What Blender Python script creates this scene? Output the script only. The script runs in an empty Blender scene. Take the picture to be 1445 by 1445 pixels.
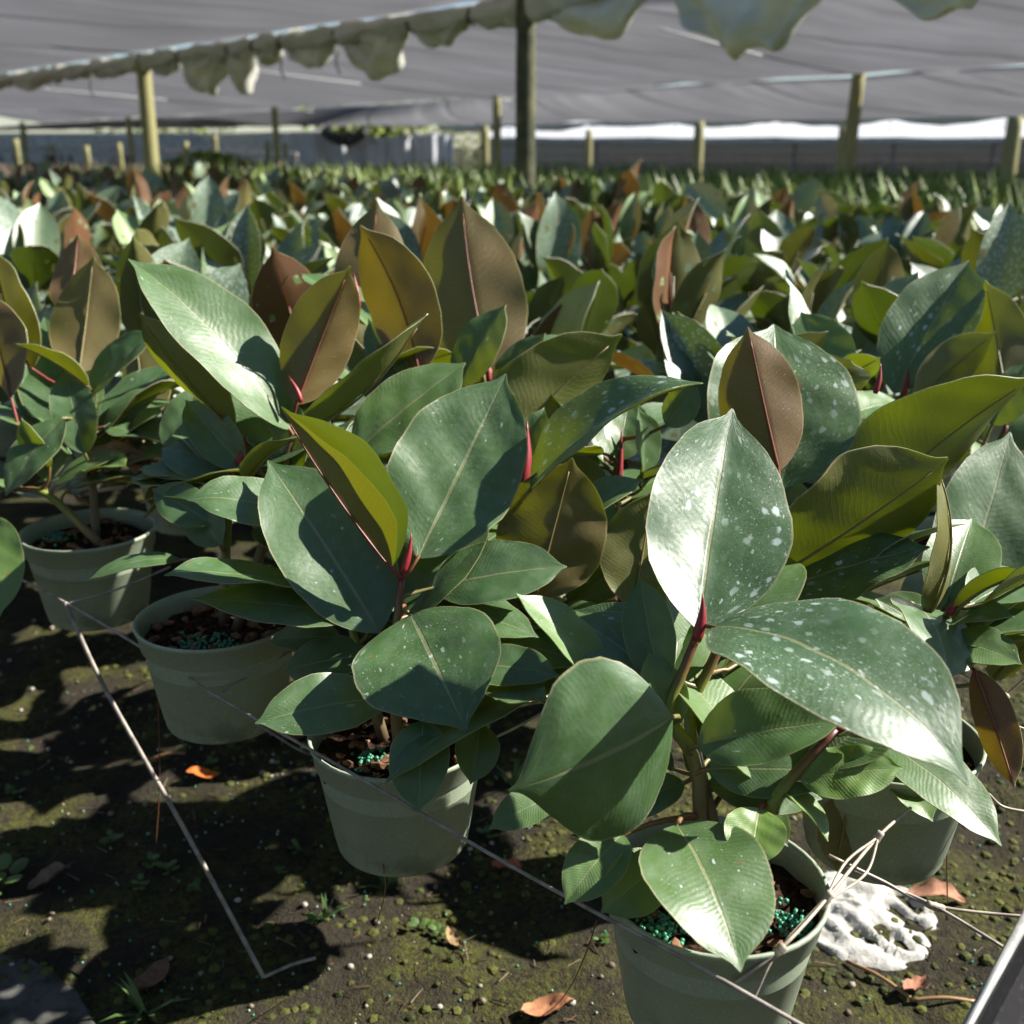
import bpy, math, random
import numpy as np
from mathutils import Vector, Matrix, noise as mnoise

R = math.radians
# ------------------------------------------------------------------ camera
F, PITCH, CH = 1549.0, R(18.43), 1.15           # focal length in photo pixels, downward pitch, camera height
CP, SP = math.cos(PITCH), math.sin(PITCH)
scene = bpy.context.scene
col = scene.collection
cam_data = bpy.data.cameras.new('camera')
cam = bpy.data.objects.new('camera', cam_data)
col.objects.link(cam)
cam.location = (0, 0, CH)
cam.rotation_euler = (R(90) - PITCH, 0, 0)
cam_data.sensor_width = 36.0
cam_data.lens = 36.0 * F / 1445.0
cam_data.clip_start, cam_data.clip_end = 0.02, 2000
cam_data.dof.use_dof = True
cam_data.dof.focus_distance = 1.12
cam_data.dof.aperture_fstop = 5.6
scene.camera = cam
# ------------------------------------------------------------------ sky, sun, exposure
SUN_AZ, SUN_EL = R(79), R(38)                   # azimuth measured from straight ahead towards the right
world = bpy.data.worlds.new('World')
scene.world = world
world.use_nodes = True
wn = world.node_tree
bg = wn.nodes['Background']
sky = wn.nodes.new('ShaderNodeTexSky')
sky.sky_type = 'NISHITA'
sky.sun_disc = False
sky.ozone_density = 4.0
sky.dust_density = 0.3
sky.sun_elevation = SUN_EL
sky.sun_rotation = SUN_AZ
wn.links.new(sky.outputs[0], bg.inputs[0])
bg.inputs[1].default_value = 0.05
sun_dir = Vector((math.sin(SUN_AZ) * math.cos(SUN_EL), math.cos(SUN_AZ) * math.cos(SUN_EL), math.sin(SUN_EL)))
sl = bpy.data.lights.new('sun', 'SUN')
sl.energy = 5.0
sl.angle = R(0.5)
sl.color = (1.0, 0.955, 0.88)
sun = bpy.data.objects.new('sun', sl)
col.objects.link(sun)
sun.rotation_euler = sun_dir.to_track_quat('Z', 'Y').to_euler()
scene.view_settings.view_transform = 'Standard'
scene.view_settings.look = 'None'
scene.view_settings.exposure = 1.5
scene.view_settings.gamma = 1.0
scene.cycles.use_denoising = True
scene.cycles.use_adaptive_sampling = True
scene.cycles.adaptive_threshold = 0.02
scene.cycles.max_bounces = 5
scene.cycles.diffuse_bounces = 3
scene.cycles.glossy_bounces = 2
scene.cycles.transmission_bounces = 3
scene.cycles.caustics_reflective = False
scene.cycles.caustics_refractive = False
scene.cycles.sample_clamp_indirect = 6.0


def P(px, py, d):
    """photo pixel at axial depth d (metres) -> world point"""
    cx, cy = (px - 722.5) / F * d, -(py - 722.5) / F * d
    return Vector((cx, d * CP + cy * SP, CH - d * SP + cy * CP))


def PZ(px, py, z):
    """photo pixel -> world point at height z"""
    cx, cy = (px - 722.5) / F, -(py - 722.5) / F
    v = Vector((cx, CP + cy * SP, -SP + cy * CP))
    return Vector((0, 0, CH)) + v * ((z - CH) / v.z)


def PY(px, py, y):
    """photo pixel -> world point at forward distance y"""
    cx, cy = (px - 722.5) / F, -(py - 722.5) / F
    v = Vector((cx, CP + cy * SP, -SP + cy * CP))
    return Vector((0, 0, CH)) + v * (y / v.y)


def camvec(n):
    return (Vector((1, 0, 0)) * n[0] + Vector((0, SP, CP)) * n[1] + Vector((0, -CP, SP)) * n[2]).normalized()


# ------------------------------------------------------------------ node helper
class NB:
    def __init__(s, name):
        s.m = bpy.data.materials.new(name)
        s.m.use_nodes = True
        s.t = s.m.node_tree
        s.b = s.t.nodes['Principled BSDF']
        s.out = s.t.nodes['Material Output']

    def n(s, typ, ins=None, **kw):
        nd = s.t.nodes.new(typ)
        for k, v in kw.items():
            setattr(nd, k, v)
        for k, v in (ins or {}).items():
            s.set(nd.inputs[k], v)
        return nd

    def set(s, sock, v):
        if isinstance(v, bpy.types.NodeSocket):
            s.t.links.new(v, sock)
        elif isinstance(v, (tuple, list)) and len(v) == 3 and sock.type == 'RGBA':
            sock.default_value = (*v, 1)
        else:
            sock.default_value = v

    def math(s, op, a, b=0.0, c=0.0, clamp=False):
        nd = s.t.nodes.new('ShaderNodeMath')
        nd.operation = op
        nd.use_clamp = clamp
        for i, v in enumerate((a, b, c)):
            s.set(nd.inputs[i], v)
        return nd.outputs[0]

    def mix(s, f, a, b, mode='MIX'):
        nd = s.t.nodes.new('ShaderNodeMix')
        nd.data_type = 'RGBA'
        nd.blend_type = mode
        nd.clamp_factor = True
        s.set(nd.inputs[0], f)
        s.set(nd.inputs[6], a)
        s.set(nd.inputs[7], b)
        return nd.outputs[2]

    def step(s, x, lo, hi):
        nd = s.t.nodes.new('ShaderNodeMapRange')
        nd.interpolation_type = 'SMOOTHSTEP'
        s.set(nd.inputs[0], x)
        s.set(nd.inputs[1], lo)
        s.set(nd.inputs[2], hi)
        nd.inputs[3].default_value = 0
        nd.inputs[4].default_value = 1
        return nd.outputs[0]

    def noise(s, vec, scale, detail=2.0, rough=0.5):
        nd = s.n('ShaderNodeTexNoise', {'Scale': scale, 'Detail': detail, 'Roughness': rough})
        if vec is not None:
            s.t.links.new(vec, nd.inputs['Vector'])
        return nd.outputs['Fac']

    def obj(s):
        return s.n('ShaderNodeTexCoord').outputs['Object']

    def bump(s, h, strength=0.3, dist=0.002):
        nd = s.n('ShaderNodeBump', {'Strength': strength, 'Distance': dist, 'Height': h})
        s.t.links.new(nd.outputs[0], s.b.inputs['Normal'])
        return nd.outputs[0]

    def p(s, **kw):
        names = {'col': 'Base Color', 'rough': 'Roughness', 'spec': 'Specular IOR Level', 'metal': 'Metallic',
                 'coat': 'Coat Weight', 'coat_rough': 'Coat Roughness', 'sheen': 'Sheen Weight'}
        for k, v in kw.items():
            s.set(s.b.inputs[names[k]], v)
        return s

    def add_translucent(s, colr, normal=None):
        tr = s.n('ShaderNodeBsdfTranslucent', {'Color': colr})
        if normal is not None:
            s.t.links.new(normal, tr.inputs['Normal'])
        ad = s.n('ShaderNodeAddShader')
        s.t.links.new(s.b.outputs[0], ad.inputs[0])
        s.t.links.new(tr.outputs[0], ad.inputs[1])
        s.t.links.new(ad.outputs[0], s.out.inputs[0])


def leaf_material(name, under, far=False):
    k = NB(name)
    uv = k.n('ShaderNodeUVMap', uv_map='blade').outputs[0]
    met = k.n('ShaderNodeUVMap', uv_map='metric').outputs[0]
    sx = k.n('ShaderNodeSeparateXYZ', {0: uv})
    t, v = sx.outputs[0], sx.outputs[1]
    av = k.math('ABSOLUTE', k.math('MULTIPLY_ADD', v, 2.0, -1.0))
    va = k.n('ShaderNodeAttribute', attribute_name='vary')
    sv = k.n('ShaderNodeSeparateColor', {0: va.outputs['Color']})
    spots, young, rnd = sv.outputs[0], sv.outputs[1], sv.outputs[2]
    orand = k.n('ShaderNodeObjectInfo').outputs['Random']
    # shift the metric coordinates for every leaf
    off = k.n('ShaderNodeVectorMath', {0: met}, operation='ADD')
    cmb = k.n('ShaderNodeCombineXYZ', {0: k.math('MULTIPLY', orand, 37.0), 1: k.math('MULTIPLY', rnd, 13.0)})
    k.t.links.new(cmb.outputs[0], off.inputs[1])
    m = off.outputs[0]
    n1 = k.noise(m, 28, 1 if far else 3)
    n2 = k.noise(m, 9, 1 if far else 2)
    ph = k.math('ADD', k.math('MULTIPLY', t, 31.0), k.math('ADD', k.math('MULTIPLY', av, -5.0), k.math('MULTIPLY', n1, 2.8)))
    s = k.math('SINE', k.math('MULTIPLY', ph, 2 * math.pi))
    s01 = k.math('MULTIPLY_ADD', s, 0.5, 0.5)
    vein = k.math('MULTIPLY', k.math('POWER', s01, 10.0), k.step(n2, 0.3, 0.65))
    wid = k.math('MULTIPLY_ADD', t, -0.014, 0.024)
    mid = k.math('SUBTRACT', 1.0, k.step(av, wid, k.math('ADD', wid, 0.018)))
    edge = k.step(av, 0.965, 0.99)
    if not far:
        fine = k.noise(m, 900, 2, 0.7)
    if not under:
        c = k.mix(n1, (0.022, 0.060, 0.013), (0.042, 0.098, 0.021))
        c = k.mix(k.math('MULTIPLY', orand, 0.6), c, (0.022, 0.055, 0.022))
        c = k.mix(k.math('MULTIPLY', rnd, 0.4), c, (0.050, 0.098, 0.022))
        c = k.mix(young, c, (0.120, 0.210, 0.030))
        c = k.mix(k.math('MULTIPLY', vein, 0.10), c, (0.16, 0.22, 0.09))
        # waxy, dusty film
        film = k.math('MULTIPLY_ADD', k.step(k.noise(m, 55, 2), 0.35, 0.7), 0.06, 0.012)
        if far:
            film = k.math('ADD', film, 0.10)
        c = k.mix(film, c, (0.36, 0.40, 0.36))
        c = k.mix(k.math('MULTIPLY', mid, 0.65), c, (0.20, 0.20, 0.10))
        c = k.mix(k.math('MULTIPLY', edge, 0.6), c, (0.27, 0.23, 0.14))
        rough = k.math('MULTIPLY_ADD', n2, 0.20, 0.34 if not far else 0.40)
        if far:
            vo = k.n('ShaderNodeTexVoronoi', {'Scale': 90.0, 'Randomness': 1.0}, voronoi_dimensions='2D')
            k.t.links.new(m, vo.inputs['Vector'])
            tot = k.math('MULTIPLY', spots, k.math('SUBTRACT', 1.0, k.step(vo.outputs['Distance'], 0.12, 0.3)))
            c = k.mix(k.math('MULTIPLY', tot, 0.8), c, (0.55, 0.62, 0.60))
            h = k.math('MULTIPLY', n1, 1.2)
        else:
            dust = k.math('MULTIPLY', k.step(k.noise(m, 520, 2, 0.75), 0.60, 0.70), k.math('MULTIPLY_ADD', spots, 0.45, 0.20))
            dust = k.math('MULTIPLY', dust, k.step(n2, 0.3, 0.6))
            c = k.mix(dust, c, (0.42, 0.46, 0.42))
            wv = k.n('ShaderNodeVectorMath', {0: m}, operation='MULTIPLY_ADD')
            wv.inputs[1].default_value = (0.75, 1.15, 1)
            nz = k.n('ShaderNodeTexNoise', {'Scale': 150.0, 'Detail': 1.0})
            k.t.links.new(m, nz.inputs['Vector'])
            sc_ = k.n('ShaderNodeVectorMath', {0: nz.outputs['Color']}, operation='SCALE')
            sc_.inputs['Scale'].default_value = 0.007
            k.t.links.new(sc_.outputs[0], wv.inputs[2])
            tot = None
            for scale, r0, r1, op in ((66.0, 0.07, 0.34, 1.0), (190.0, 0.06, 0.24, 0.75)):
                vo = k.n('ShaderNodeTexVoronoi', {'Scale': scale, 'Randomness': 1.0}, voronoi_dimensions='2D')
                k.t.links.new(wv.outputs[0], vo.inputs['Vector'])
                sep = k.n('ShaderNodeSeparateColor', {0: vo.outputs['Color']})
                rad = k.math('MULTIPLY', k.math('MULTIPLY_ADD', k.math('POWER', sep.outputs[0], 2.0), r1, r0), k.math('POWER', spots, 0.5))
                pres = k.math('LESS_THAN', sep.outputs[1], k.math('MULTIPLY', spots, 0.80))
                mk = k.math('MULTIPLY', pres, k.math('SUBTRACT', 1.0, k.step(vo.outputs['Distance'], k.math('MULTIPLY', rad, 0.55), rad)))
                mk = k.math('MULTIPLY', mk, k.math('MULTIPLY_ADD', sep.outputs[2], 0.6 * op, 0.2 * op))
                tot = mk if tot is None else k.math('MAXIMUM', tot, mk)
            tot = k.math('MULTIPLY', tot, k.step(n2, 0.30, 0.62))
            c = k.mix(tot, c, (0.54, 0.61, 0.59))
            brn = k.math('MULTIPLY', k.step(k.noise(m, 38, 3, 0.6), 0.685, 0.715), k.step(rnd, 0.45, 0.55))
            c = k.mix(k.math('MULTIPLY', brn, 0.75), c, (0.13, 0.075, 0.025))
            rough = k.math('ADD', rough, k.math('MULTIPLY', k.math('MAXIMUM', tot, dust), 0.4))
            h = k.math('ADD', k.math('MULTIPLY', k.math('MULTIPLY', s01, k.step(n2, 0.35, 0.7)), 0.24), k.math('ADD', k.math('MULTIPLY', fine, 0.12), k.math('MULTIPLY', k.noise(m, 110, 2), 0.75)))
            h = k.math('SUBTRACT', h, k.math('MULTIPLY', mid, 0.7))
        k.p(col=c, rough=rough, spec=0.5 if not far else 0.9)
        nrm = k.bump(h, 0.42, 0.0012)
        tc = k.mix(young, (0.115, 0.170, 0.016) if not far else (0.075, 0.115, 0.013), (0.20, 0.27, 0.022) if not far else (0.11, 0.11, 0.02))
        k.add_translucent(tc, nrm)
    else:
        c = k.mix(n1, (0.068, 0.070, 0.020), (0.098, 0.094, 0.030))
        c = k.mix(k.math('MULTIPLY', young, 1.0), c, k.mix(n2, (0.090, 0.052, 0.022), (0.135, 0.046, 0.030)))
        c = k.mix(k.math('MULTIPLY', vein, 0.30), c, (0.19, 0.16, 0.08))
        midc = k.mix(young, (0.24, 0.20, 0.06), (0.30, 0.06, 0.03))
        c = k.mix(k.math('MULTIPLY', mid, 0.8), c, midc)
        c = k.mix(k.math('MULTIPLY', edge, 0.6), c, (0.30, 0.23, 0.13))
        h = k.math('MULTIPLY', n1, 1.0)
        if not far:
            speck = k.math('MULTIPLY', k.step(k.noise(m, 420, 1), 0.70, 0.74), 0.5)
            c = k.mix(speck, c, (0.5, 0.5, 0.42))
            h = k.math('ADD', k.math('MULTIPLY', vein, 0.4), k.math('ADD', k.math('MULTIPLY', fine, 0.2), k.math('MULTIPLY', k.noise(m, 120, 2), 0.6)))
        k.p(col=c, rough=0.46, spec=0.42)
        nrm = k.bump(h, 0.35, 0.001)
        tc = k.mix(young, (0.44, 0.38, 0.035) if not far else (0.20, 0.195, 0.03), (0.24, 0.11, 0.055))
        k.add_translucent(tc, nrm)
    return k.m


def tint_material(name, rough=0.5, spec=0.4, noise_scale=60, amount=0.35, bump=0.2):
    """colour from the mesh attribute 'tint' with mottling"""
    k = NB(name)
    a = k.n('ShaderNodeAttribute', attribute_name='tint').outputs['Color']
    o = k.obj()
    n = k.noise(o, noise_scale, 4, 0.6)
    c = k.mix(k.math('MULTIPLY', n, amount), a, (0.02, 0.017, 0.012))
    k.p(col=c, rough=rough, spec=spec)
    k.bump(n, bump, 0.002)
    return k.m


def plain(name, c1, c2, scale=20, rough=0.6, spec=0.35, bump=0.2, bd=0.003, metal=0.0, lo=0.35, hi=0.65, detail=4):
    k = NB(name)
    o = k.obj()
    n = k.noise(o, scale, detail, 0.6)
    k.p(col=k.mix(k.step(n, lo, hi), c1, c2), rough=rough, spec=spec, metal=metal)
    k.bump(n, bump, bd)
    return k.m


M = {}
M['upper'] = leaf_material('leaf_upper', False)
M['under'] = leaf_material('leaf_underside', True)
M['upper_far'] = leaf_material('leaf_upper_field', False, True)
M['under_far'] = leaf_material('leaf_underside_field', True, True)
M['stem'] = tint_material('stem', 0.45, 0.5, 90, 0.4)
M['tint'] = tint_material('dry_matter', 0.8, 0.2, 120, 0.5, 0.5)
M['prill'] = tint_material('fertilizer', 0.35, 0.5, 50, 0.2)


def pot_material():
    k = NB('pot_plastic')
    o = k.obj()
    n = k.noise(o, 14, 4, 0.6)
    f = k.noise(o, 420, 2, 0.6)
    c = k.mix(n, (0.235, 0.280, 0.195), (0.310, 0.360, 0.260))
    c = k.mix(k.math('MULTIPLY', k.step(f, 0.57, 0.66), 0.42), c, (0.48, 0.52, 0.44))
    sp = k.n('ShaderNodeSeparateXYZ', {0: o}).outputs[2]
    dirt = k.math('MULTIPLY', k.math('SUBTRACT', 1.0, k.step(sp, 0.0, 0.06)), k.step(k.noise(o, 35, 4), 0.4, 0.65))
    c = k.mix(k.math('MULTIPLY', dirt, 0.6), c, (0.07, 0.075, 0.04))
    k.p(col=c, rough=0.48, spec=0.4)
    k.bump(k.math('ADD', n, k.math('MULTIPLY', f, 0.3)), 0.12, 0.002)
    return k.m


M['pot'] = pot_material()
M['soil'] = plain('potting_bark', (0.010, 0.007, 0.005), (0.060, 0.032, 0.018), 130, 0.95, 0.1, 0.9, 0.006)
M['bark'] = plain('bark_chip', (0.09, 0.045, 0.022), (0.24, 0.13, 0.075), 70, 0.9, 0.15, 0.7, 0.003)
M['wire'] = plain('weathered_wire', (0.18, 0.155, 0.13), (0.32, 0.28, 0.235), 60, 0.55, 0.4, 0.3, 0.0008)
M['wire_pale'] = plain('bare_wire', (0.27, 0.225, 0.17), (0.42, 0.36, 0.28), 80, 0.5, 0.4, 0.3, 0.0008)
M['white_rock'] = plain('chalky_white', (0.27, 0.26, 0.22), (0.42, 0.41, 0.38), 40, 0.85, 0.2, 0.8, 0.005, lo=0.3, hi=0.5)
M['tray'] = plain('black_plastic', (0.008, 0.008, 0.009), (0.03, 0.03, 0.032), 160, 0.75, 0.12, 0.15, 0.001, lo=0.55, hi=0.75)
M['tray_rim'] = plain('grey_plastic', (0.20, 0.20, 0.19), (0.30, 0.30, 0.28), 50, 0.4, 0.5, 0.1)
M['paver'] = plain('mossy_paver', (0.030, 0.031, 0.026), (0.085, 0.085, 0.075), 22, 0.9, 0.2, 0.5, 0.004)
M['paver_green'] = plain('algae_paver', (0.030, 0.040, 0.018), (0.075, 0.080, 0.050), 14, 0.9, 0.2, 0.5, 0.004)
M['weed'] = tint_material('weed_leaf', 0.5, 0.4, 40, 0.2)


def ground_material():
    k = NB('mossy_soil')
    o = k.obj()
    n = k.noise(o, 5, 6, 0.65)
    f = k.noise(o, 90, 4, 0.7)
    moss = k.math('MULTIPLY', k.step(n, 0.42, 0.62), k.step(f, 0.35, 0.6))
    c = k.mix(f, (0.006, 0.005, 0.004), (0.050, 0.042, 0.028))
    c = k.mix(moss, c, k.mix(k.noise(o, 200, 2), (0.022, 0.026, 0.006), (0.100, 0.100, 0.022)))
    k.p(col=c, rough=0.95, spec=0.15)
    k.bump(k.math('ADD', f, k.math('MULTIPLY', k.noise(o, 300, 3), 0.5)), 0.9, 0.008)
    return k.m


M['ground'] = ground_material()


def wood_material():
    k = NB('treated_wood')
    o = k.obj()
    mp = k.n('ShaderNodeMapping', {'Vector': o})
    mp.inputs['Scale'].default_value = (9, 9, 0.6)
    n = k.noise(mp.outputs[0], 4, 5, 0.7)
    c = k.mix(n, (0.15, 0.14, 0.055), (0.36, 0.33, 0.16))
    k.p(col=c, rough=0.85, spec=0.2)
    k.bump(n, 0.6, 0.01)
    return k.m


M['wood'] = wood_material()
M['wood_shaded'] = plain('shaded_wood', (0.050, 0.055, 0.035), (0.12, 0.115, 0.065), 6, 0.9, 0.15, 0.6, 0.01)  # cloth shade on the middle post, put into its wood colour


def cloth_material(name, c1, c2, tr, scale, seam=False):
    k = NB(name)
    o = k.obj()
    mp = k.n('ShaderNodeMapping', {'Vector': o})
    mp.inputs['Scale'].default_value = scale
    mp.inputs['Rotation'].default_value = (0, 0, R(45))
    n = k.noise(mp.outputs[0], 1.0, 5, 0.6)
    k.p(col=k.mix(n, c1, c2), rough=0.9, spec=0.1)
    k.bump(n, 0.4, 0.05)
    tcol = k.mix(n, tuple(x * 0.55 for x in tr), tr)
    if seam:
        sp = k.n('ShaderNodeSeparateXYZ', {0: mp.outputs[0]}).outputs[1]
        w_ = k.math('PINGPONG', k.math('MULTIPLY', sp, 0.22), 0.5)
        tcol = k.mix(k.math('MULTIPLY', k.math('SUBTRACT', 1.0, k.step(w_, 0.0, 0.03)), 0.45), tcol, (0.05, 0.05, 0.05))
        tcol = k.mix(k.math('MULTIPLY', k.step(k.noise(o, 0.5, 3), 0.4, 0.7), 0.35), tcol, tuple(x * 0.6 for x in tr))
    k.add_translucent(tcol)
    return k.m


M['cloth'] = cloth_material('shade_cloth', (0.055, 0.055, 0.058), (0.085, 0.085, 0.088), (0.345, 0.345, 0.357), (0.35, 3.0, 1), True)
M['curtain'] = cloth_material('gathered_cloth', (0.27, 0.26, 0.20), (0.60, 0.59, 0.54), (0.15, 0.15, 0.10), (1.5, 6.0, 6))
M['poly'] = cloth_material('white_polythene', (0.36, 0.37, 0.39), (0.46, 0.47, 0.49), (0.1, 0.1, 0.1), (0.2, 1.5, 1))
M['strap'] = plain('dark_strap', (0.03, 0.03, 0.03), (0.07, 0.07, 0.06), 30, 0.8)
M['cable'] = plain('steel_cable', (0.35, 0.35, 0.34), (0.5, 0.5, 0.48), 30, 0.5)
M['dark_frame'] = plain('dark_frame', (0.13, 0.11, 0.105), (0.22, 0.19, 0.18), 3, 0.8)
M['grey_bench'] = plain('grey_bench', (0.28, 0.27, 0.25), (0.42, 0.40, 0.37), 4, 0.8)

# ------------------------------------------------------------------ mesh helpers


def mesh_obj(name, verts, faces, mats, parent=None, mat_idx=None, smooth=True, loc=None, tint=None):
    me = bpy.data.meshes.new(name)
    me.from_pydata([tuple(v) for v in verts], [], [tuple(f) for f in faces])
    for m_ in (mats if isinstance(mats, (list, tuple)) else [mats]):
        me.materials.append(M[m_] if isinstance(m_, str) else m_)
    if mat_idx is not None:
        me.polygons.foreach_set('material_index', np.asarray(mat_idx, dtype=np.int32))
    if smooth:
        me.polygons.foreach_set('use_smooth', np.ones(len(me.polygons), dtype=bool))
    if tint is not None:
        at = me.attributes.new('tint', 'FLOAT_COLOR', 'POINT')
        a = np.ones((len(me.vertices), 4), dtype=np.float32)
        a[:, :3] = np.asarray(tint, dtype=np.float32)
        at.data.foreach_set('color', a.ravel())
    me.update()
    o = bpy.data.objects.new(name, me)
    col.objects.link(o)
    if parent is not None:
        o.parent = parent
    if loc is not None:
        o.location = loc
    return o


def tag(o, label, cat, group=None):
    o['label'] = label
    o['category'] = cat
    if group:
        o['group'] = group
    return o


def kind(o, k_):
    o['kind'] = k_
    return o


def empty(name, loc, label, cat, group=None):
    o = bpy.data.objects.new(name, None)
    o.empty_display_size = 0.05
    col.objects.link(o)
    o.location = loc
    return tag(o, label, cat, group)


def smooth_path(pts, n):
    """Catmull-Rom through the points"""
    pts = [Vector(p) for p in pts]
    if len(pts) == 2:
        return [pts[0].lerp(pts[1], i / (n - 1)) for i in range(n)]
    q = [pts[0] * 2 - pts[1]] + pts + [pts[-1] * 2 - pts[-2]]
    out = []
    segs = len(pts) - 1
    for i in range(n):
        u = i / (n - 1) * segs
        s = min(int(u), segs - 1)
        t = u - s
        a, b, c, d = q[s:s + 4]
        out.append(0.5 * ((2 * b) + (c - a) * t + (2 * a - 5 * b + 4 * c - d) * t * t + (3 * b - a - 3 * c + d) * t ** 3))
    return out


def tube_data(path, radii, seg=8):
    verts, faces = [], []
    n = len(path)
    ref = None
    for i, p in enumerate(path):
        tan = (path[min(i + 1, n - 1)] - path[max(i - 1, 0)]).normalized()
        if ref is None:
            ref = tan.orthogonal().normalized()
        ref = (ref - tan * ref.dot(tan)).normalized()
        b = tan.cross(ref)
        r = radii[i] if hasattr(radii, '__len__') else radii
        for k in range(seg):
            a = 2 * math.pi * k / seg
            verts.append(p + (ref * math.cos(a) + b * math.sin(a)) * r)
    for i in range(n - 1):
        for k in range(seg):
            k2 = (k + 1) % seg
            faces.append((i * seg + k, i * seg + k2, (i + 1) * seg + k2, (i + 1) * seg + k))
    faces.append(tuple(range(seg - 1, -1, -1)))
    faces.append(tuple(range((n - 1) * seg, n * seg)))
    return verts, faces


def tube(name, path, radii, mat, parent=None, seg=8, colors=None):
    v, f = tube_data(path, radii, seg)
    tint = None
    if colors is not None:
        n = len(path)
        tint = []
        for i in range(n):
            u = i / (n - 1) * (len(colors) - 1)
            s = min(int(u), len(colors) - 2)
            t = u - s
            c = [colors[s][j] * (1 - t) + colors[s + 1][j] * t for j in range(3)]
            tint += [c] * seg
    org = Vector(parent.location) if parent is not None and parent.parent is None else Vector()
    return mesh_obj(name, [p - org for p in v], f, mat, parent, tint=tint)


def lathe(profile, seg=40):
    verts, faces = [], []
    for r, z in profile:
        for k in range(seg):
            a = 2 * math.pi * k / seg
            verts.append((r * math.cos(a), r * math.sin(a), z))
    for i in range(len(profile) - 1):
        for k in range(seg):
            k2 = (k + 1) % seg
            faces.append((i * seg + k, i * seg + k2, (i + 1) * seg + k2, (i + 1) * seg + k))
    return verts, faces


def box_data(x0, x1, y0, y1, z0, z1):
    v = [(x0, y0, z0), (x1, y0, z0), (x1, y1, z0), (x0, y1, z0), (x0, y0, z1), (x1, y0, z1), (x1, y1, z1), (x0, y1, z1)]
    f = [(3, 2, 1, 0), (4, 5, 6, 7), (0, 1, 5, 4), (1, 2, 6, 5), (2, 3, 7, 6), (3, 0, 4, 7)]
    return v, f


# ------------------------------------------------------------------ leaf
PT = np.array([0, .02, .06, .12, .2, .32, .43, .55, .66, .76, .84, .885, .915, .94, .96, .98, 1.0])
PW = np.array([.05, .20, .41, .62, .81, .96, 1.0, .98, .90, .775, .60, .44, .29, .17, .10, .06, .012])


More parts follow.
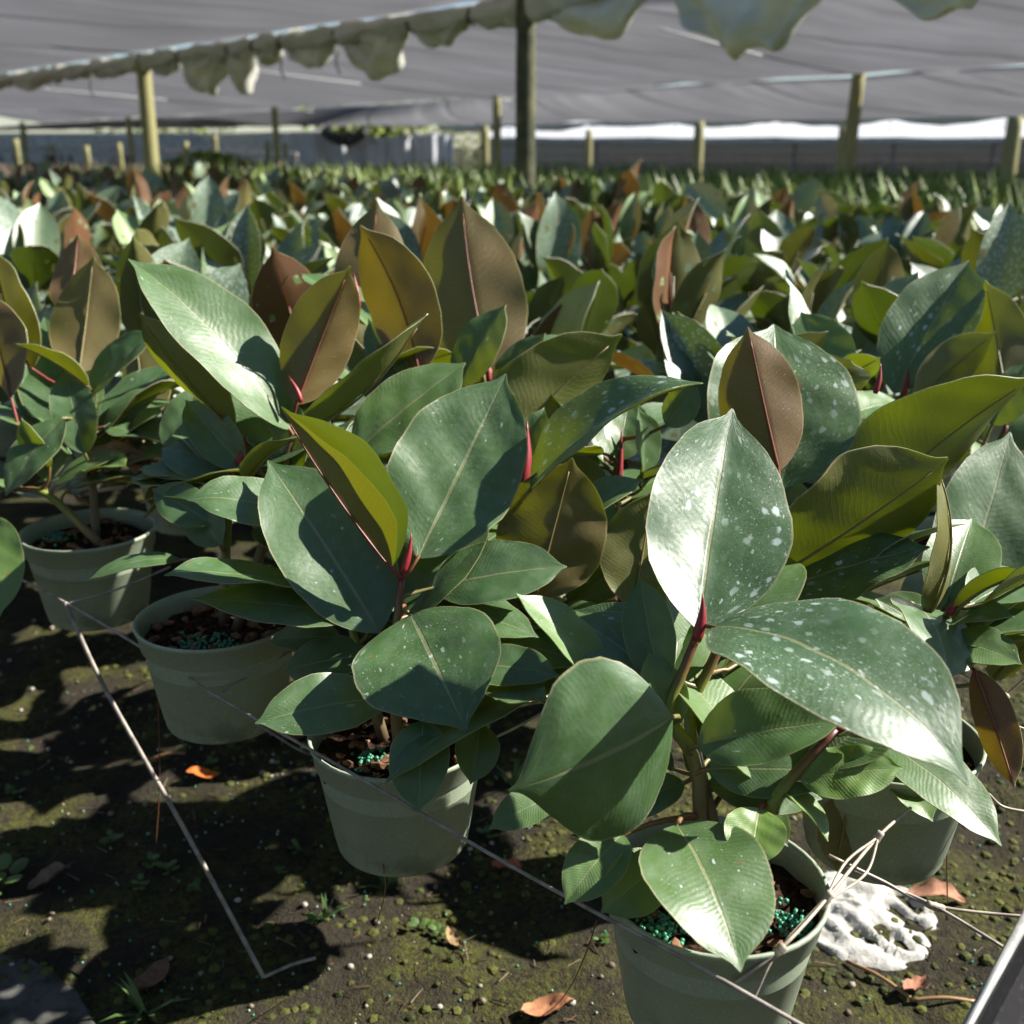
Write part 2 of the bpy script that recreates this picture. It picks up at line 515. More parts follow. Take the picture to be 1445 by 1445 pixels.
def leaf_mesh(B, T, nup, ratio=.52, bend=.05, fold=8.0, side=0.0, tipc=0.0, spots=.15, young=0.0, seed=0,
              nu=28, nv=12, wav=1.0, edge=0.0, far=False, acu=0.12):
    """Closed thin blade from base B to tip T; nup is the direction its upper face looks. Vertices are relative to B."""
    rnd = random.Random(seed)
    a = T - B
    L = a.length
    a = a / L
    n = (nup - a * nup.dot(a))
    n = n.normalized() if n.length > 1e-4 else a.orthogonal()
    s = a.cross(n)
    W = ratio * L
    tt = np.linspace(0, 1, nu + 1)
    tt = 0.5 * tt + 0.5 * (0.5 - 0.5 * np.cos(np.pi * tt))
    vv = np.linspace(-1, 1, nv + 1)
    fr = R(fold * (1.3 if 0 < fold < 20 else 1.0))
    hw = np.interp(tt, PT, PW) * W / 2 * (1 - acu * np.clip((tt - .62) / .30, 0, 1) ** 1.2 * (tt < .999))
    th = 0.00055
    mids = []
    for t in tt:
        z = bend * 4 * t * (1 - t) + tipc * max(0, t - .80) ** 2 * 12 - tipc * 0.48 * t * t * t
        mids.append(Vector((side * 4 * t * (1 - t), t, z)) * L)          # (s, a, n)
    mids = [Vector((m_.x, m_.y, m_.z)) for m_ in mids]
    o1, o2, o3 = rnd.random() * 9, rnd.random() * 9, rnd.random() * 9
    tw = rnd.gauss(0, .16) * min(1.5, wav)
    asy = rnd.uniform(-.07, .07)
    top, bot, uvb, uvm = [], [], [], []
    for i, t in enumerate(tt):
        d = mids[min(i + 1, nu)] - mids[max(i - 1, 0)]
        d.normalize()
        nl = Vector((0, 0, 1)) - d * d.z
        nl.normalize()
        slv = d.cross(nl)
        slv.normalize()
        ang = tw * (t - .45) * 2
        slv, nl = slv * math.cos(ang) + nl * math.sin(ang), nl * math.cos(ang) - slv * math.sin(ang)
        for v in vv:
            h = hw[i] * (1 + asy * (1 if v > 0 else -1)) * (1 + .007 * math.sin(o2 + t * 19) + .005 * math.sin(o3 + t * 41 + 2 * v))
            av = math.sqrt(v * v + 0.004) - 0.0632
            lift = av * math.sin(fr) - edge * av ** 3
            lift += wav * (0.060 * math.sin(o1 + t * 7 + v * 1.5) * v * v + 0.030 * math.sin(o2 + t * 15 - v * 3) * abs(v)
                           + 0.012 * math.sin(o3 + t * 26 + v * 6))
            p = mids[i] + slv * (v * h * math.cos(fr)) + nl * (lift * h)
            top.append(p + nl * th)
            bot.append(p - nl * th)
            uvb.append((t, v * .5 + .5))
            uvm.append((t * L, v * W / 2 * PW.max()))
    Mx = lambda p: s * p.x + a * p.y + n * p.z
    verts = [Mx(p) for p in top] + [Mx(p) for p in bot]
    N = (nu + 1) * (nv + 1)
    c = nv + 1
    faces, mi = [], []
    for i in range(nu):
        for j in range(nv):
            q = (i * c + j, i * c + j + 1, (i + 1) * c + j + 1, (i + 1) * c + j)
            faces.append(q)
            mi.append(0)
            faces.append((q[3] + N, q[2] + N, q[1] + N, q[0] + N))
            mi.append(1)
    ring = [j for j in range(c)] + [i * c + nv for i in range(1, nu + 1)] + [nu * c + j for j in range(nv - 1, -1, -1)] + [i * c for i in range(nu - 1, 0, -1)]
    nr = len(ring)
    verts += [verts[k] for k in ring] + [verts[k + N] for k in ring]
    uvx, uvy = [uvb[k] for k in ring], [uvm[k] for k in ring]
    for k in range(nr):
        p, q = 2 * N + k, 2 * N + (k + 1) % nr
        faces.append((q, p, p + nr, q + nr))
        mi.append(0)
    # orient so that the top looks along n
    me = bpy.data.meshes.new('leaf')
    e1, e2 = verts[1] - verts[0], verts[c] - verts[0]
    mid_i = (nu // 2) * c + nv // 2
    fn = (verts[mid_i + 1] - verts[mid_i]).cross(verts[mid_i + c] - verts[mid_i])
    if fn.dot(n) < 0:
        faces = [f[::-1] for f in faces]
    me.from_pydata([tuple(v) for v in verts], [], faces)
    me.materials.append(M['upper_far' if far else 'upper'])
    me.materials.append(M['under_far' if far else 'under'])
    me.polygons.foreach_set('material_index', np.array(mi, dtype=np.int32))
    me.polygons.foreach_set('use_smooth', np.ones(len(faces), dtype=bool))
    li = np.empty(len(me.loops), dtype=np.int32)
    me.loops.foreach_get('vertex_index', li)
    for nm, arr in (('blade', uvb + uvb + uvx + uvx), ('metric', uvm + uvm + uvy + uvy)):
        u = np.array(arr, dtype=np.float32)
        lay = me.uv_layers.new(name=nm)
        lay.data.foreach_set('uv', u[li].ravel())
    at = me.attributes.new('vary', 'FLOAT_COLOR', 'POINT')
    at.data.foreach_set('color', np.tile(np.array([spots, young, rnd.random(), 1], dtype=np.float32), 2 * N + 2 * nr))
    me.update()
    return me, mids, (s, a, n), L


RED, DRED, GRN, OLV, BRN = (.30, .03, .03), (.11, .012, .018), (.16, .24, .02), (.15, .13, .03), (.12, .08, .05)


def nearest_on(stems, p, drop):
    best = None
    for path in stems:
        for q in path:
            dd = (q - (p - Vector((0, 0, drop)))).length
            if best is None or dd < best[0]:
                best = (dd, q)
    return best[1]


def add_leaf(root, stems, B, T, nup, hero=True, pet=True, petcol=None, **kw):
    me, mids, (s, a, n), L = leaf_mesh(B, T, nup, **kw)
    o = bpy.data.objects.new('leaf', me)
    col.objects.link(o)
    o.parent = root
    o.location = B - root.location
    if pet:
        node = nearest_on(stems, B, 0.012)
        node = node if (node - B).length < 0.10 else B - a * 0.05 - Vector((0, 0, .02))
        pts = [node, node.lerp(B - a * 0.012, .6), B]
        path = smooth_path(pts, 6)
        rad = [.0034, .0030, .0027, .0025, .0024, .0022]
        for i in range(2, len(mids) - 3, 2 if hero else 4):           # carries on as the midrib under the blade
            m_ = mids[i]
            path.append(B + s * m_.x + a * m_.y + n * (m_.z - 0.0010 - (.0019 * (1 - i / len(mids)) + .0004)))
            rad.append(.0019 * (1 - i / len(mids)) + .0004)
        yg = kw.get('young', 0)
        c0 = petcol or (RED if yg > .45 else (OLV if random.Random(kw.get('seed', 0)).random() < .5 else (.20, .07, .025)))
        v, f = tube_data(path, rad, 6 if hero else 4)
        npth = len(path)
        tint = []
        for i in range(npth):
            w_ = min(1, i / 8)
            cc = (.20, .17, .06) if yg < .45 else (.19, .06, .03)
            tint += [[c0[j] * (1 - w_) + cc[j] * w_ for j in range(3)]] * (6 if hero else 4)
        mesh_obj('petiole', [p - B for p in v], f, 'stem', o, tint=tint)
    return o


def add_bud(root, base, tip, r=.0042, parent=None):
    path = smooth_path([base, base.lerp(tip, .5) + Vector((.002, 0, 0)), tip], 9)
    rad = [r * x for x in (.75, .95, 1, .92, .78, .6, .42, .22, .05)]
    v, f = tube_data(path, rad, 8)
    return mesh_obj('bud_sheath', [p - root.location for p in v], f, 'stem', root, tint=[(.27, .014, .022)] * len(v))


# ------------------------------------------------------------------ pot, soil
POT_R, POT_H = .105, .146
prof = [(.0, .006), (.062, .006), (.066, 0), (.0755, 0), (.0775, .004), (.0785, .013), (.0797, .0145), (.0955, .112), (.0985, .1145), (.1018, .139), (.1045, .1405), (.105, .1445),
        (.1035, .146), (.1005, .1445), (.0995, .138), (.0945, .105), (.092, .09)]
pv, pf = lathe(prof, 44)
pot_me = None


def pot_parts(root, rz=0.0):
    global pot_me
    if pot_me is None:
        o = mesh_obj('pot', pv, pf, 'pot', root)
        pot_me = o.data
    else:
        o = bpy.data.objects.new('pot', pot_me)
        col.objects.link(o)
        o.parent = root
    o.rotation_euler.z = rz
    return o


def soil_mesh(seed):
    rnd = random.Random(seed)
    verts, faces = [(0, 0, .122)], []
    rings, seg = 9, 30
    for i in range(1, rings + 1):
        r = .0975 * i / rings
        for k in range(seg):
            a = 2 * math.pi * k / seg
            x, y = r * math.cos(a), r * math.sin(a)
            z = .120 + .010 * mnoise.noise((x * 60 + seed, y * 60, 0)) + .006 * rnd.random() - .004 * (i / rings)
            verts.append((x, y, z))
    for k in range(seg):
        faces.append((0, 1 + k, 1 + (k + 1) % seg))
    for i in range(rings - 1):
        for k in range(seg):
            k2 = (k + 1) % seg
            faces.append((1 + i * seg + k, 1 + (i + 1) * seg + k, 1 + (i + 1) * seg + k2, 1 + i * seg + k2))
    return verts, faces


soil_me = None


def soil_part(root):
    global soil_me
    if soil_me is None:
        v, f = soil_mesh(3)
        o = mesh_obj('soil', v, f, 'soil', root, smooth=False)
        soil_me = o.data
    else:
        o = bpy.data.objects.new('soil', soil_me)
        col.objects.link(o)
        o.parent = root
    return o


ICO_V, ICO_F = [], []
_g = (1 + 5 ** .5) / 2
for _a in (-1, 1):
    for _b in (-_g, _g):
        ICO_V += [Vector((0, _a, _b)).normalized(), Vector((_a, _b, 0)).normalized(), Vector((_b, 0, _a)).normalized()]
for i in range(12):
    for j in range(i + 1, 12):
        for k in range(j + 1, 12):
            if all((ICO_V[p] - ICO_V[q]).length < 1.06 for p, q in ((i, j), (j, k), (i, k))):
                nn = (ICO_V[j] - ICO_V[i]).cross(ICO_V[k] - ICO_V[i])
                ICO_F.append((i, j, k) if nn.dot(ICO_V[i]) > 0 else (i, k, j))


def scatter_lumps(name, items, mat, parent=None, smooth=True):
    """items: (pos, (sx,sy,sz), rotation z, colour) joined into one mesh"""
    verts, faces, tint = [], [], []
    for p, sc, rz, c in items:
        b = len(verts)
        cr, sr = math.cos(rz), math.sin(rz)
        for v in ICO_V:
            x, y, z = v.x * sc[0], v.y * sc[1], v.z * sc[2]
            verts.append((p[0] + x * cr - y * sr, p[1] + x * sr + y * cr, p[2] + z))
        faces += [(a_ + b, b_ + b, c_ + b) for a_, b_, c_ in ICO_F]
        tint += [c] * 12
    return mesh_obj(name, verts, faces, mat, parent, tint=tint, smooth=smooth)


def dress_soil(root, seed, clumps):
    """fertilizer heaps and bark chips lying on the soil of one pot"""
    rnd = random.Random(seed)
    it = []
    for cx, cy, nn, sp in clumps:
        for _ in range(nn):
            x, y = cx + rnd.gauss(0, sp), cy + rnd.gauss(0, sp)
            if math.hypot(x, y) > .092:
                continue
            g = rnd.random()
            r = .0021 + rnd.random() * .0008
            hh = max(0, 1 - math.hypot(x - cx, y - cy) / (sp * 1.8)) * .006
            it.append(((x, y, .127 + hh * rnd.random()), (r, r, r), 0, (.02 + .04 * g, .14 + .16 * g, .08 + .09 * g)))
    if it:
        kind(scatter_lumps('fertilizer_prills', it, 'prill', root), 'stuff')
    ch = []
    for _ in range(60):
        a, r = rnd.random() * 6.3, .09 * rnd.random() ** .5
        s_ = .003 + .007 * rnd.random() ** 2
        ch.append(((r * math.cos(a), r * math.sin(a), .124 + s_ * .3), (s_ * 1.4, s_ * .8, s_ * .6), rnd.random() * 6, (0.1, 0.05, .03)))
    kind(scatter_lumps('bark_chips', ch, 'bark', root, smooth=False), 'stuff')


# ------------------------------------------------------------------ ground
def ground():
    xs = np.concatenate([[-600, -200, -60, -20, -8, -3.5], np.arange(-1.6, 1.9, .022), [2.5, 4, 8, 20, 60, 200, 600]])
    ys = np.concatenate([[-60, -10, -2, 0.2], np.arange(.7, 3.2, .022), [3.6, 5, 8, 15, 30, 60, 200, 900]])
    verts = []
    for y in ys:
        for x in xs:
            w_ = 1.0 if (-1.6 <= x <= 1.9 and .7 <= y <= 3.2) else 0.0
            z = w_ * (.018 * mnoise.noise((x * 3, y * 3, 0)) + .010 * mnoise.noise((x * 11, y * 11, 4)) + .007 * mnoise.noise((x * 37, y * 37, 9)))
            verts.append((x, y, z))
    nx = len(xs)
    faces = [(j * nx + i, j * nx + i + 1, (j + 1) * nx + i + 1, (j + 1) * nx + i) for j in range(len(ys) - 1) for i in range(nx - 1)]
    kind(mesh_obj('ground', verts, faces, 'ground'), 'structure')


ground()


def gz(x, y):
    return .018 * mnoise.noise((x * 3, y * 3, 0)) + .010 * mnoise.noise((x * 11, y * 11, 4)) + .007 * mnoise.noise((x * 37, y * 37, 9))


# ------------------------------------------------------------------ shade house: posts, cables, cloth panels
def post(px, ytop, ztop, w, label, lean=0.0, mat='wood'):
    """post whose top shows at pixel (px, ytop) and stands ztop high"""
    t = PZ(px, ytop, ztop)
    rnd = random.Random(int(px))
    seg, n = 14, 9
    verts, faces = [], []
    for i in range(n):
        z = -.1 + (ztop + .1 + .05) * i / (n - 1)
        r = w / 2 * (1.08 - .12 * i / (n - 1)) * (1 + .04 * rnd.uniform(-1, 1))
        for k in range(seg):
            a = 2 * math.pi * k / seg
            rr = r * (1 + .03 * math.sin(3 * a + px))
            verts.append((rr * math.cos(a) + lean * (z - ztop), rr * math.sin(a), z))
    for i in range(n - 1):
        for k in range(seg):
            k2 = (k + 1) % seg
            faces.append((i * seg + k, i * seg + k2, (i + 1) * seg + k2, (i + 1) * seg + k))
    faces.append(tuple(range((n - 1) * seg, n * seg)))
    o = mesh_obj('wooden_post', verts, faces, mat)
    o.location = (t.x, t.y, 0)
    tag(o, label, 'post', 'posts of the shade house')
    return Vector((t.x, t.y, ztop))


K1z = 2.10
p740 = post(742, 4, K1z, .14, 'thick dark wooden post nearest the camera, holding up the gathered cloth in the middle', 0.0, 'wood_shaded')
p205 = post(201, 82, K1z, .165, 'wooden post left of centre holding the long gathered cloth, lit yellow low down', .012)
p1210 = post(1212, 106, K1z, .19, 'tall leaning wooden post on the right reaching the grey cloth', .03)
p700 = post(701, 136, K1z, .17, 'wooden post just left of the thick middle post', 0)
p390 = post(387, 154, 2.0, .16, 'wooden post right of the left cloth post, in front of the white sheet')
p180 = post(181, 168, 1.85, .17, 'thin wooden post close to the left of the left cloth post')
p30 = post(31, 175, 1.75, .17, 'wooden post nearest the left edge of the photo')
p985 = post(987, 173, 1.62, .22, 'short pale wooden post standing before the white roof, right of the middle post')
p683 = post(684, 181, 1.55, .21, 'short pale wooden post left of the thin tall post by the middle')
p830 = post(831, 186, 1.50, .18, 'short wooden post between the middle post and the white roof')
p1190 = post(1190, 178, 1.60, .20, 'short pale wooden post tight against the leaning post on the right')
p1430 = post(1433, 166, 1.60, .26, 'short wooden post at the right edge of the photo')
p305 = post(303, 192, 1.50, .17, 'short brown wooden post before the left background benches')
p575 = post(574, 190, 1.50, .16, 'short dark wooden post in front of the pale hanging sheet')
p465 = post(465, 195, 1.42, .14, 'thin dark post in the middle of the pale hanging sheet')
for px_, yt_, zt_, w_, lb_ in ((122, 210, 1.10, .17, 'small far post between the left edge and the left cloth post'), (168, 206, 1.13, .15, 'small far post just left of the left cloth post'),
                               (262, 204, 1.16, .17, 'small far post left of the short brown post'), (377, 203, 1.17, .17, 'small far post just left of the post before the white sheet'),
                               (402, 206, 1.13, .15, 'small far post at the left end of the white sheet'), (22, 200, 1.25, .18, 'small far post beside the leftmost post')):
    far_p = PY(px_, yt_, 20)
    post(px_, yt_, far_p.z, w_ * .6, lb_) if abs(far_p.z - CH) > 1e-3 else None
p75 = post(72, 208, 1.12, .20, 'small far post near the left edge of the photo')


def sheet(name, c00, c10, c11, c01, mat, label, cat, nu=30, nv=16, sag=.12, wr=.02, thick=.01):
    verts, faces = [], []
    for s_ in (0, 1):
        for j in range(nv + 1):
            for i in range(nu + 1):
                u, v = i / nu, j / nv
                p = c00 * (1 - u) * (1 - v) + c10 * u * (1 - v) + c11 * u * v + c01 * (1 - u) * v
                z = -sag * 4 * v * (1 - v) * (.6 + .4 * math.sin(u * math.pi * 3) ** 2) + wr * mnoise.noise((p.x * .9, p.y * .9, 1))
                verts.append(p + Vector((0, 0, z + s_ * thick)))
    c = nu + 1
    N = (nu + 1) * (nv + 1)
    for j in range(nv):
        for i in range(nu):
            q = (j * c + i, j * c + i + 1, (j + 1) * c + i + 1, (j + 1) * c + i)
            faces.append(q[::-1])
            faces.append(tuple(x + N for x in q))
    ring = list(range(c)) + [j * c + nu for j in range(1, nv + 1)] + [nv * c + i for i in range(nu - 1, -1, -1)] + [j * c for j in range(nv - 1, 0, -1)]
    for k in range(len(ring)):
        p, q = ring[k], ring[(k + 1) % len(ring)]
        faces.append((p, q, q + N, p + N))
    o = mesh_obj(name, verts, faces, mat)
    return tag(o, label, cat)


ALONG = (p205 - p740).normalized()              # cable direction, back to the left
ALONG.z = 0
ACROSS = Vector((-ALONG.y, ALONG.x, 0))
if ACROSS.y > 0:
    ACROSS = -ACROSS                            # towards the camera / left
up = Vector((0, 0, 1))
# panel on the near left side of the first cable
a0, a1 = p740 - ALONG * 1.0 + up * .06, p740 + ALONG * 26 + up * .06
sheet('shade_cloth', a0 + ALONG * .4, a1, a1 + ACROSS * 2.5 + up * .25, a0 + ALONG * .4 + ACROSS * 2.5 + up * .25, 'cloth',
      'dark grey shade cloth panel overhead at the upper left, nearest of the panels', 'shade cloth', 40, 16, .05, .05)
# panel between first and third cable
b0 = p740 - ALONG * 9 - ACROSS * 5.0 + up * .72
b1 = p740 + ALONG * 40 - ACROSS * 5.0 + up * .72
k3d = (p700 - p1210)
k3d.normalize()
c0 = p1210 - k3d * 7.5
c1 = p1210 + k3d * 42
sheet('shade_cloth', b0, b1, c1 + up * .0, c0, 'cloth', 'wide grey shade cloth panel overhead behind the gathered cloth line', 'shade cloth', 50, 16, .10, .05)
# sloping panel behind the third cable
d0 = c0 - ACROSS * .5 + up * .02
d1 = c1 - ACROSS * .5 + up * .02
e0, e1 = Vector((10.0, 16.0, 1.57)), Vector((-26.0, 49, 1.72))
sheet('shade_cloth', d0, d1, e1, e0, 'cloth', 'farthest grey shade cloth panel sloping down to the low rope on the right', 'shade cloth', 50, 12, .08, .05)


sheet('shade_cloth', Vector((-11, -9, 2.35)), Vector((9, -9, 2.35)), Vector((9, -1.8, 2.3)), Vector((-11, -1.8, 2.3)), 'cloth', 'added grey shade cloth panel, unseen behind the camera, dimming the sky light', 'shade cloth', 24, 12, .05, .05)  # unseen panel, added to cut sky light on the front plants
sheet('shade_cloth', Vector((-14, .1, 2.3)), Vector((-1.6, .1, 2.3)), Vector((-3.6, 8.6, 2.35)), Vector((-14, 14.0, 2.35)), 'cloth', 'added grey shade cloth panel, unseen left of the camera, dimming the sky light', 'shade cloth', 24, 12, .05, .05)  # added out of view against sky fill; its edge leaves the sun's path open

sheet('shade_cloth', Vector((6.0, -1.0, 2.3)), Vector((16, -1.0, 2.3)), Vector((16, 3.0, 2.3)), Vector((7.0, 3.0, 2.3)), 'cloth', 'added grey shade cloth panel, unseen right of the camera, dimming the sky light', 'shade cloth', 24, 12, .05, .05)  # another added panel out of view, blocking sky light from the right


def curtain(A, B, ties, rad, seed, label, sag=.10, nseg=110, deep=None):
    """cloth gathered along a cable from A to B: scallops hanging between dark ties"""
    rnd = random.Random(seed)
    root = empty('gathered_curtain', A, label, 'curtain', 'gathered cloth along the cables')
    d = B - A
    Ln = d.length
    d.normalize()
    w = up.cross(d).normalized()
    ts = [0] + sorted(ties) + [1]
    am = [rnd.uniform(.35, 1.25) for _ in ts]
    if deep:
        am = deep
    # roll of cloth lying on the cable
    seg = 14
    verts, faces = [], []
    for i in range(nseg + 1):
        t = i / nseg
        pinch = min([abs(t - x) * Ln for x in ties] + [9])
        r = rad * .58 * (.45 + .55 * min(1, pinch / .16)) * (1 + .45 * mnoise.noise((t * Ln * 1.9, seed, 0)))
        ctr = A + d * (Ln * t) - up * (r * .5)
        for m_ in range(seg):
            a = 2 * math.pi * m_ / seg
            f = 1 + .20 * math.sin(4 * a + t * Ln * 3.6 + seed) + .30 * mnoise.noise((math.cos(a) * 2, math.sin(a) * 2, t * Ln * 4 + seed))
            verts.append(ctr + w * (math.cos(a) * r * f) + up * (math.sin(a) * r * f) - A)
    for i in range(nseg):
        for m_ in range(seg):
            m2 = (m_ + 1) % seg
            faces.append((i * seg + m_, i * seg + m2, (i + 1) * seg + m2, (i + 1) * seg + m_))
    faces += [tuple(range(seg - 1, -1, -1)), tuple(range(nseg * seg, (nseg + 1) * seg))]
    mesh_obj('cloth_roll', verts, faces, 'curtain', root)
    # swags of slack cloth between the ties
    for k in range(len(ts) - 1):
        g = am[k % len(am)]
        if g < .3:
            continue
        nu, nv = 44, 36
        verts, faces = [], []
        skew = rnd.uniform(-.35, .35)
        dep = (sag + rad) * 1.25 * g
        slen = Ln * (ts[k + 1] - ts[k])
        f1, f2, ph = rnd.uniform(9, 15), rnd.uniform(9, 15), rnd.random() * 6
        for i in range(nu + 1):
            u = i / nu
            us = u + skew * u * (1 - u)
            prof_ = (math.sin(math.pi * u) ** .8) * (1 + .16 * mnoise.noise((u * 5, k * 3.1, seed)) + .05 * math.sin(u * 23 + ph))
            x0 = A + d * (Ln * (ts[k] + (ts[k + 1] - ts[k]) * us))
            for j in range(nv + 1):
                a = math.pi * 2 * j / nv                     # closed hanging loop of cloth
                vz = .5 - .5 * math.cos(a)
                sgn = 1 if math.sin(a) >= 0 else -1
                th_ = math.sin(a) * (.02 + .45 * rad * prof_ * vz ** .6)
                a1 = math.atan2(vz * dep + .01, u * slen + .02)
                a2 = math.atan2(vz * dep + .01, (1 - u) * slen + .02)
                fold_ = (1 - u) * math.sin(f1 * a1 + ph) + u * math.sin(f2 * a2 + ph * 2)
                fold_ = (.12 * dep * fold_ + .20 * dep * mnoise.noise((u * slen * 4, vz * dep * 9, seed + k + sgn))) * prof_ * min(1, vz * 3)
                zz = -dep * prof_ * vz - .01
                verts.append(x0 + w * (th_ + fold_) + up * zz - A)
        c_ = nv + 1
        for i in range(nu):
            for j in range(nv):
                faces.append((i * c_ + j, i * c_ + j + 1, (i + 1) * c_ + j + 1, (i + 1) * c_ + j))
        mesh_obj('swag', verts, faces, 'curtain', root)
    tube('cable', [A + up * .03, B + up * .03], .012, 'cable', root, 6)
    for t in ties:
        p = A + d * (Ln * t)
        pts = [p + w * (rad * .36 * math.cos(a_)) - up * (rad * .36 * (.7 - math.sin(a_))) for a_ in np.linspace(0, 2 * math.pi, 13)]
        tube('tie', pts, .010, 'strap', root, 5)
        if rnd.random() < .6:
            tube('tie_end', smooth_path([p - up * rad, p - up * (rad + .12) + w * .03, p - up * (rad + .2) - w * .02 + d * .02], 6), .011, 'strap', root, 5)
    return root


curtain(p205 + ALONG * .1, p205 + ALONG * 11, [.14, .27, .42, .6, .8], .15, 4, 'gathered pale cloth on the cable left of the left cloth post', .08)
curtain(p740 + ALONG * .08, p205 - ALONG * .1, [.08, .2, .37, .52, .60, .68, .86], .15, 8, 'long gathered pale cloth hanging between the middle post and the left cloth post', .14,
        deep=[.35, .6, 1.1, .8, .6, 1.2, 1.2, .6, .6])
kR = p740 - ALONG * 5.2 + up * .28


def at_px(A, B, px):
    lo, hi = 0.0, 1.0
    for _ in range(40):
        m_ = (lo + hi) / 2
        q = A.lerp(B, m_)
        x = 722.5 + F * q.x / (q.y * CP - (q.z - CH) * SP)
        lo, hi = (m_, hi) if x > px else (lo, m_)
    return (lo + hi) / 2


curtain(kR, p740 - ALONG * .08, [at_px(kR, p740, x) for x in (1460, 1198, 925)], .13, 13, 'deep folds of pale cloth hanging from the cable at the upper right', .30, deep=[.5, .95, 1.05, .55])
curtain(Vector((10.8, 20.5, 1.70)), Vector((-2.0, 32, 1.66)), [.12, .25, .4, .55, .7, .85], .07, 21, 'thin gathered cloth line along the low rope above the white roof', .05)
curtain(PZ(455, 186, 1.72), PZ(-40, 196, 1.62), [.1, .25, .4, .6, .8], .11, 23, 'thin gathered cloth line far off at the left', .04)

for i, (a_, b_, lab) in enumerate((
        (PZ(-20, 50, 2.35), PZ(192, 76, 2.14), 'thin pale wire across the dark upper left cloth'),
        (PZ(60, 125, 2.02), PZ(480, 160, 2.02), 'thin wire under the cloth behind the left cloth post'),
        (PZ(330, 96, 2.05), PZ(735, 142, 2.05), 'thin wire under the wide cloth left of the middle post'),
        (PZ(930, 40, 2.04), PZ(1205, 105, 2.04), 'thin wire from the deep folds to the leaning post'),
        (PZ(-10, 155, 1.95), PZ(640, 178, 1.95), 'thin low wire across the left background'),
        (PZ(800, 148, 1.95), PZ(1440, 140, 1.95), 'thin wire crossing the far right cloth'))):
    tag(tube('support_wire', [a_, a_.lerp(b_, .5) - up * .03, b_], .009, 'cable', None, 5), lab, 'wire', 'wires under the cloth')

# ------------------------------------------------------------------ far background
def greenhouse():
    root = empty('greenhouse', (22, 46, 0), 'long low white-roofed greenhouse far off at the right', 'greenhouse')
    def part(name, x0, x1, y0, y1, z0, z1, mat):
        v, f = box_data(x0, x1, y0, y1, z0, z1)
        return mesh_obj(name, [(a - 22, b - 46, c) for a, b, c in v], f, mat, root, smooth=False)
    # curved white roof
    verts, faces = [], []
    n, m_ = 16, 30
    for j in range(m_ + 1):
        for i in range(n + 1):
            a = i / n
            verts.append((-23 + 46 * j / m_, -3 + 9 * a, 1.45 + .95 * math.sin(a * math.pi * .5) ** .8 + .03 * math.sin(j * 2.1)))
    for j in range(m_):
        for i in range(n):
            q = j * (n + 1) + i
            faces.append((q, q + 1, q + n + 2, q + n + 1))
    mesh_obj('roof', verts, faces, 'poly', root)
    part('gutter', -1, 45, 42.8, 43.1, 1.26, 1.44, 'grey_bench')
    part('valance', -1, 45, 43.15, 43.25, 1.13, 1.25, 'poly')
    part('back_wall', -1, 45, 51, 51.2, 0, 2.0, 'poly')
    part('bench', 0, 44, 45, 47, .55, .68, 'grey_bench')
    part('bench', 0, 44, 48, 50, .75, .85, 'grey_bench')
    for k in range(13):
        part('upright', -.6 + k * 3.7, -.5 + k * 3.7, 43.12, 43.2, 0, 1.25, 'dark_frame')


greenhouse()


def benches():
    for k, (y, x0, x1, z, m_) in enumerate(((30, -14.5, -5.6, .98, 'grey_bench'), (36, -18, -6.3, 1.02, 'grey_bench'), (44, -23, -7.5, 1.10, 'grey_bench'))):
        root = empty('growing_bench', (x0, y, 0), ('nearest', 'middle', 'farthest')[k] + ' grey growing bench in the left background', 'bench', 'far benches')
        v, f = box_data(0, x1 - x0, 0, 1.2, z - .05, z)
        mesh_obj('bench_top', v, f, m_, root, smooth=False)
        v, f = box_data(0, x1 - x0, .1, .14, .35, .40)
        mesh_obj('rail', v, f, 'dark_frame', root, smooth=False)
        nl = 7
        for i in range(nl):
            xx = (x1 - x0 - .1) * i / (nl - 1)
            v, f = box_data(xx, xx + .08, .05, .13, 0, z - .052)
            mesh_obj('leg', v, f, 'dark_frame', root, smooth=False)
    v, f = box_data(-34, -4.6, 56, 56.4, 0, 1.75)
    tag(mesh_obj('back_fence', v, f, 'grey_bench', smooth=False), 'dark screen fence closing off the far left background', 'fence')


benches()


def hanging_sheet():
    a, b = PY(408, 190, 27), PY(640, 190, 27)
    z1, z0 = 1.42, .45
    verts, faces = [], []
    n, m_ = 60, 10
    for s_ in (0, 1):
        for j in range(m_ + 1):
            for i in range(n + 1):
                u, v = i / n, j / m_
                p = a.lerp(b, u)
                fold = .10 * math.sin(u * 34 + v * 1.5) + .06 * math.sin(u * 77 + 1)
                verts.append((p.x + .35 * v * (1 - u), p.y + fold + s_ * .015, z1 + .05 * math.sin(u * 9) - (z1 - z0) * v - .05 * u))
    c, N = n + 1, (n + 1) * (m_ + 1)
    for j in range(m_):
        for i in range(n):
            q = (j * c + i, j * c + i + 1, (j + 1) * c + i + 1, (j + 1) * c + i)
            faces += [q, tuple(x + N for x in q[::-1])]
    tag(mesh_obj('hanging_sheet', verts, faces, 'poly'), 'pale plastic sheet hanging between far posts left of the middle', 'sheet')
    # black cloth slung over the post
    p = PY(487, 193, 26.6)
    it = []
    for k in range(40):
        u = k / 39
        it.append(((p.x - .5 + 1.0 * u, p.y + .05 * math.sin(k), p.z + .10 - .16 * math.sin(u * math.pi) + .03 * math.sin(k * 2.3)), (.07, .08, .09 + .06 * math.sin(u * math.pi)), k, (.006, .006, .007)))
    tag(scatter_lumps('black_tarpaulin', it, 'strap'), 'black cloth bundle slung on the top edge of the pale sheet', 'tarpaulin')


hanging_sheet()


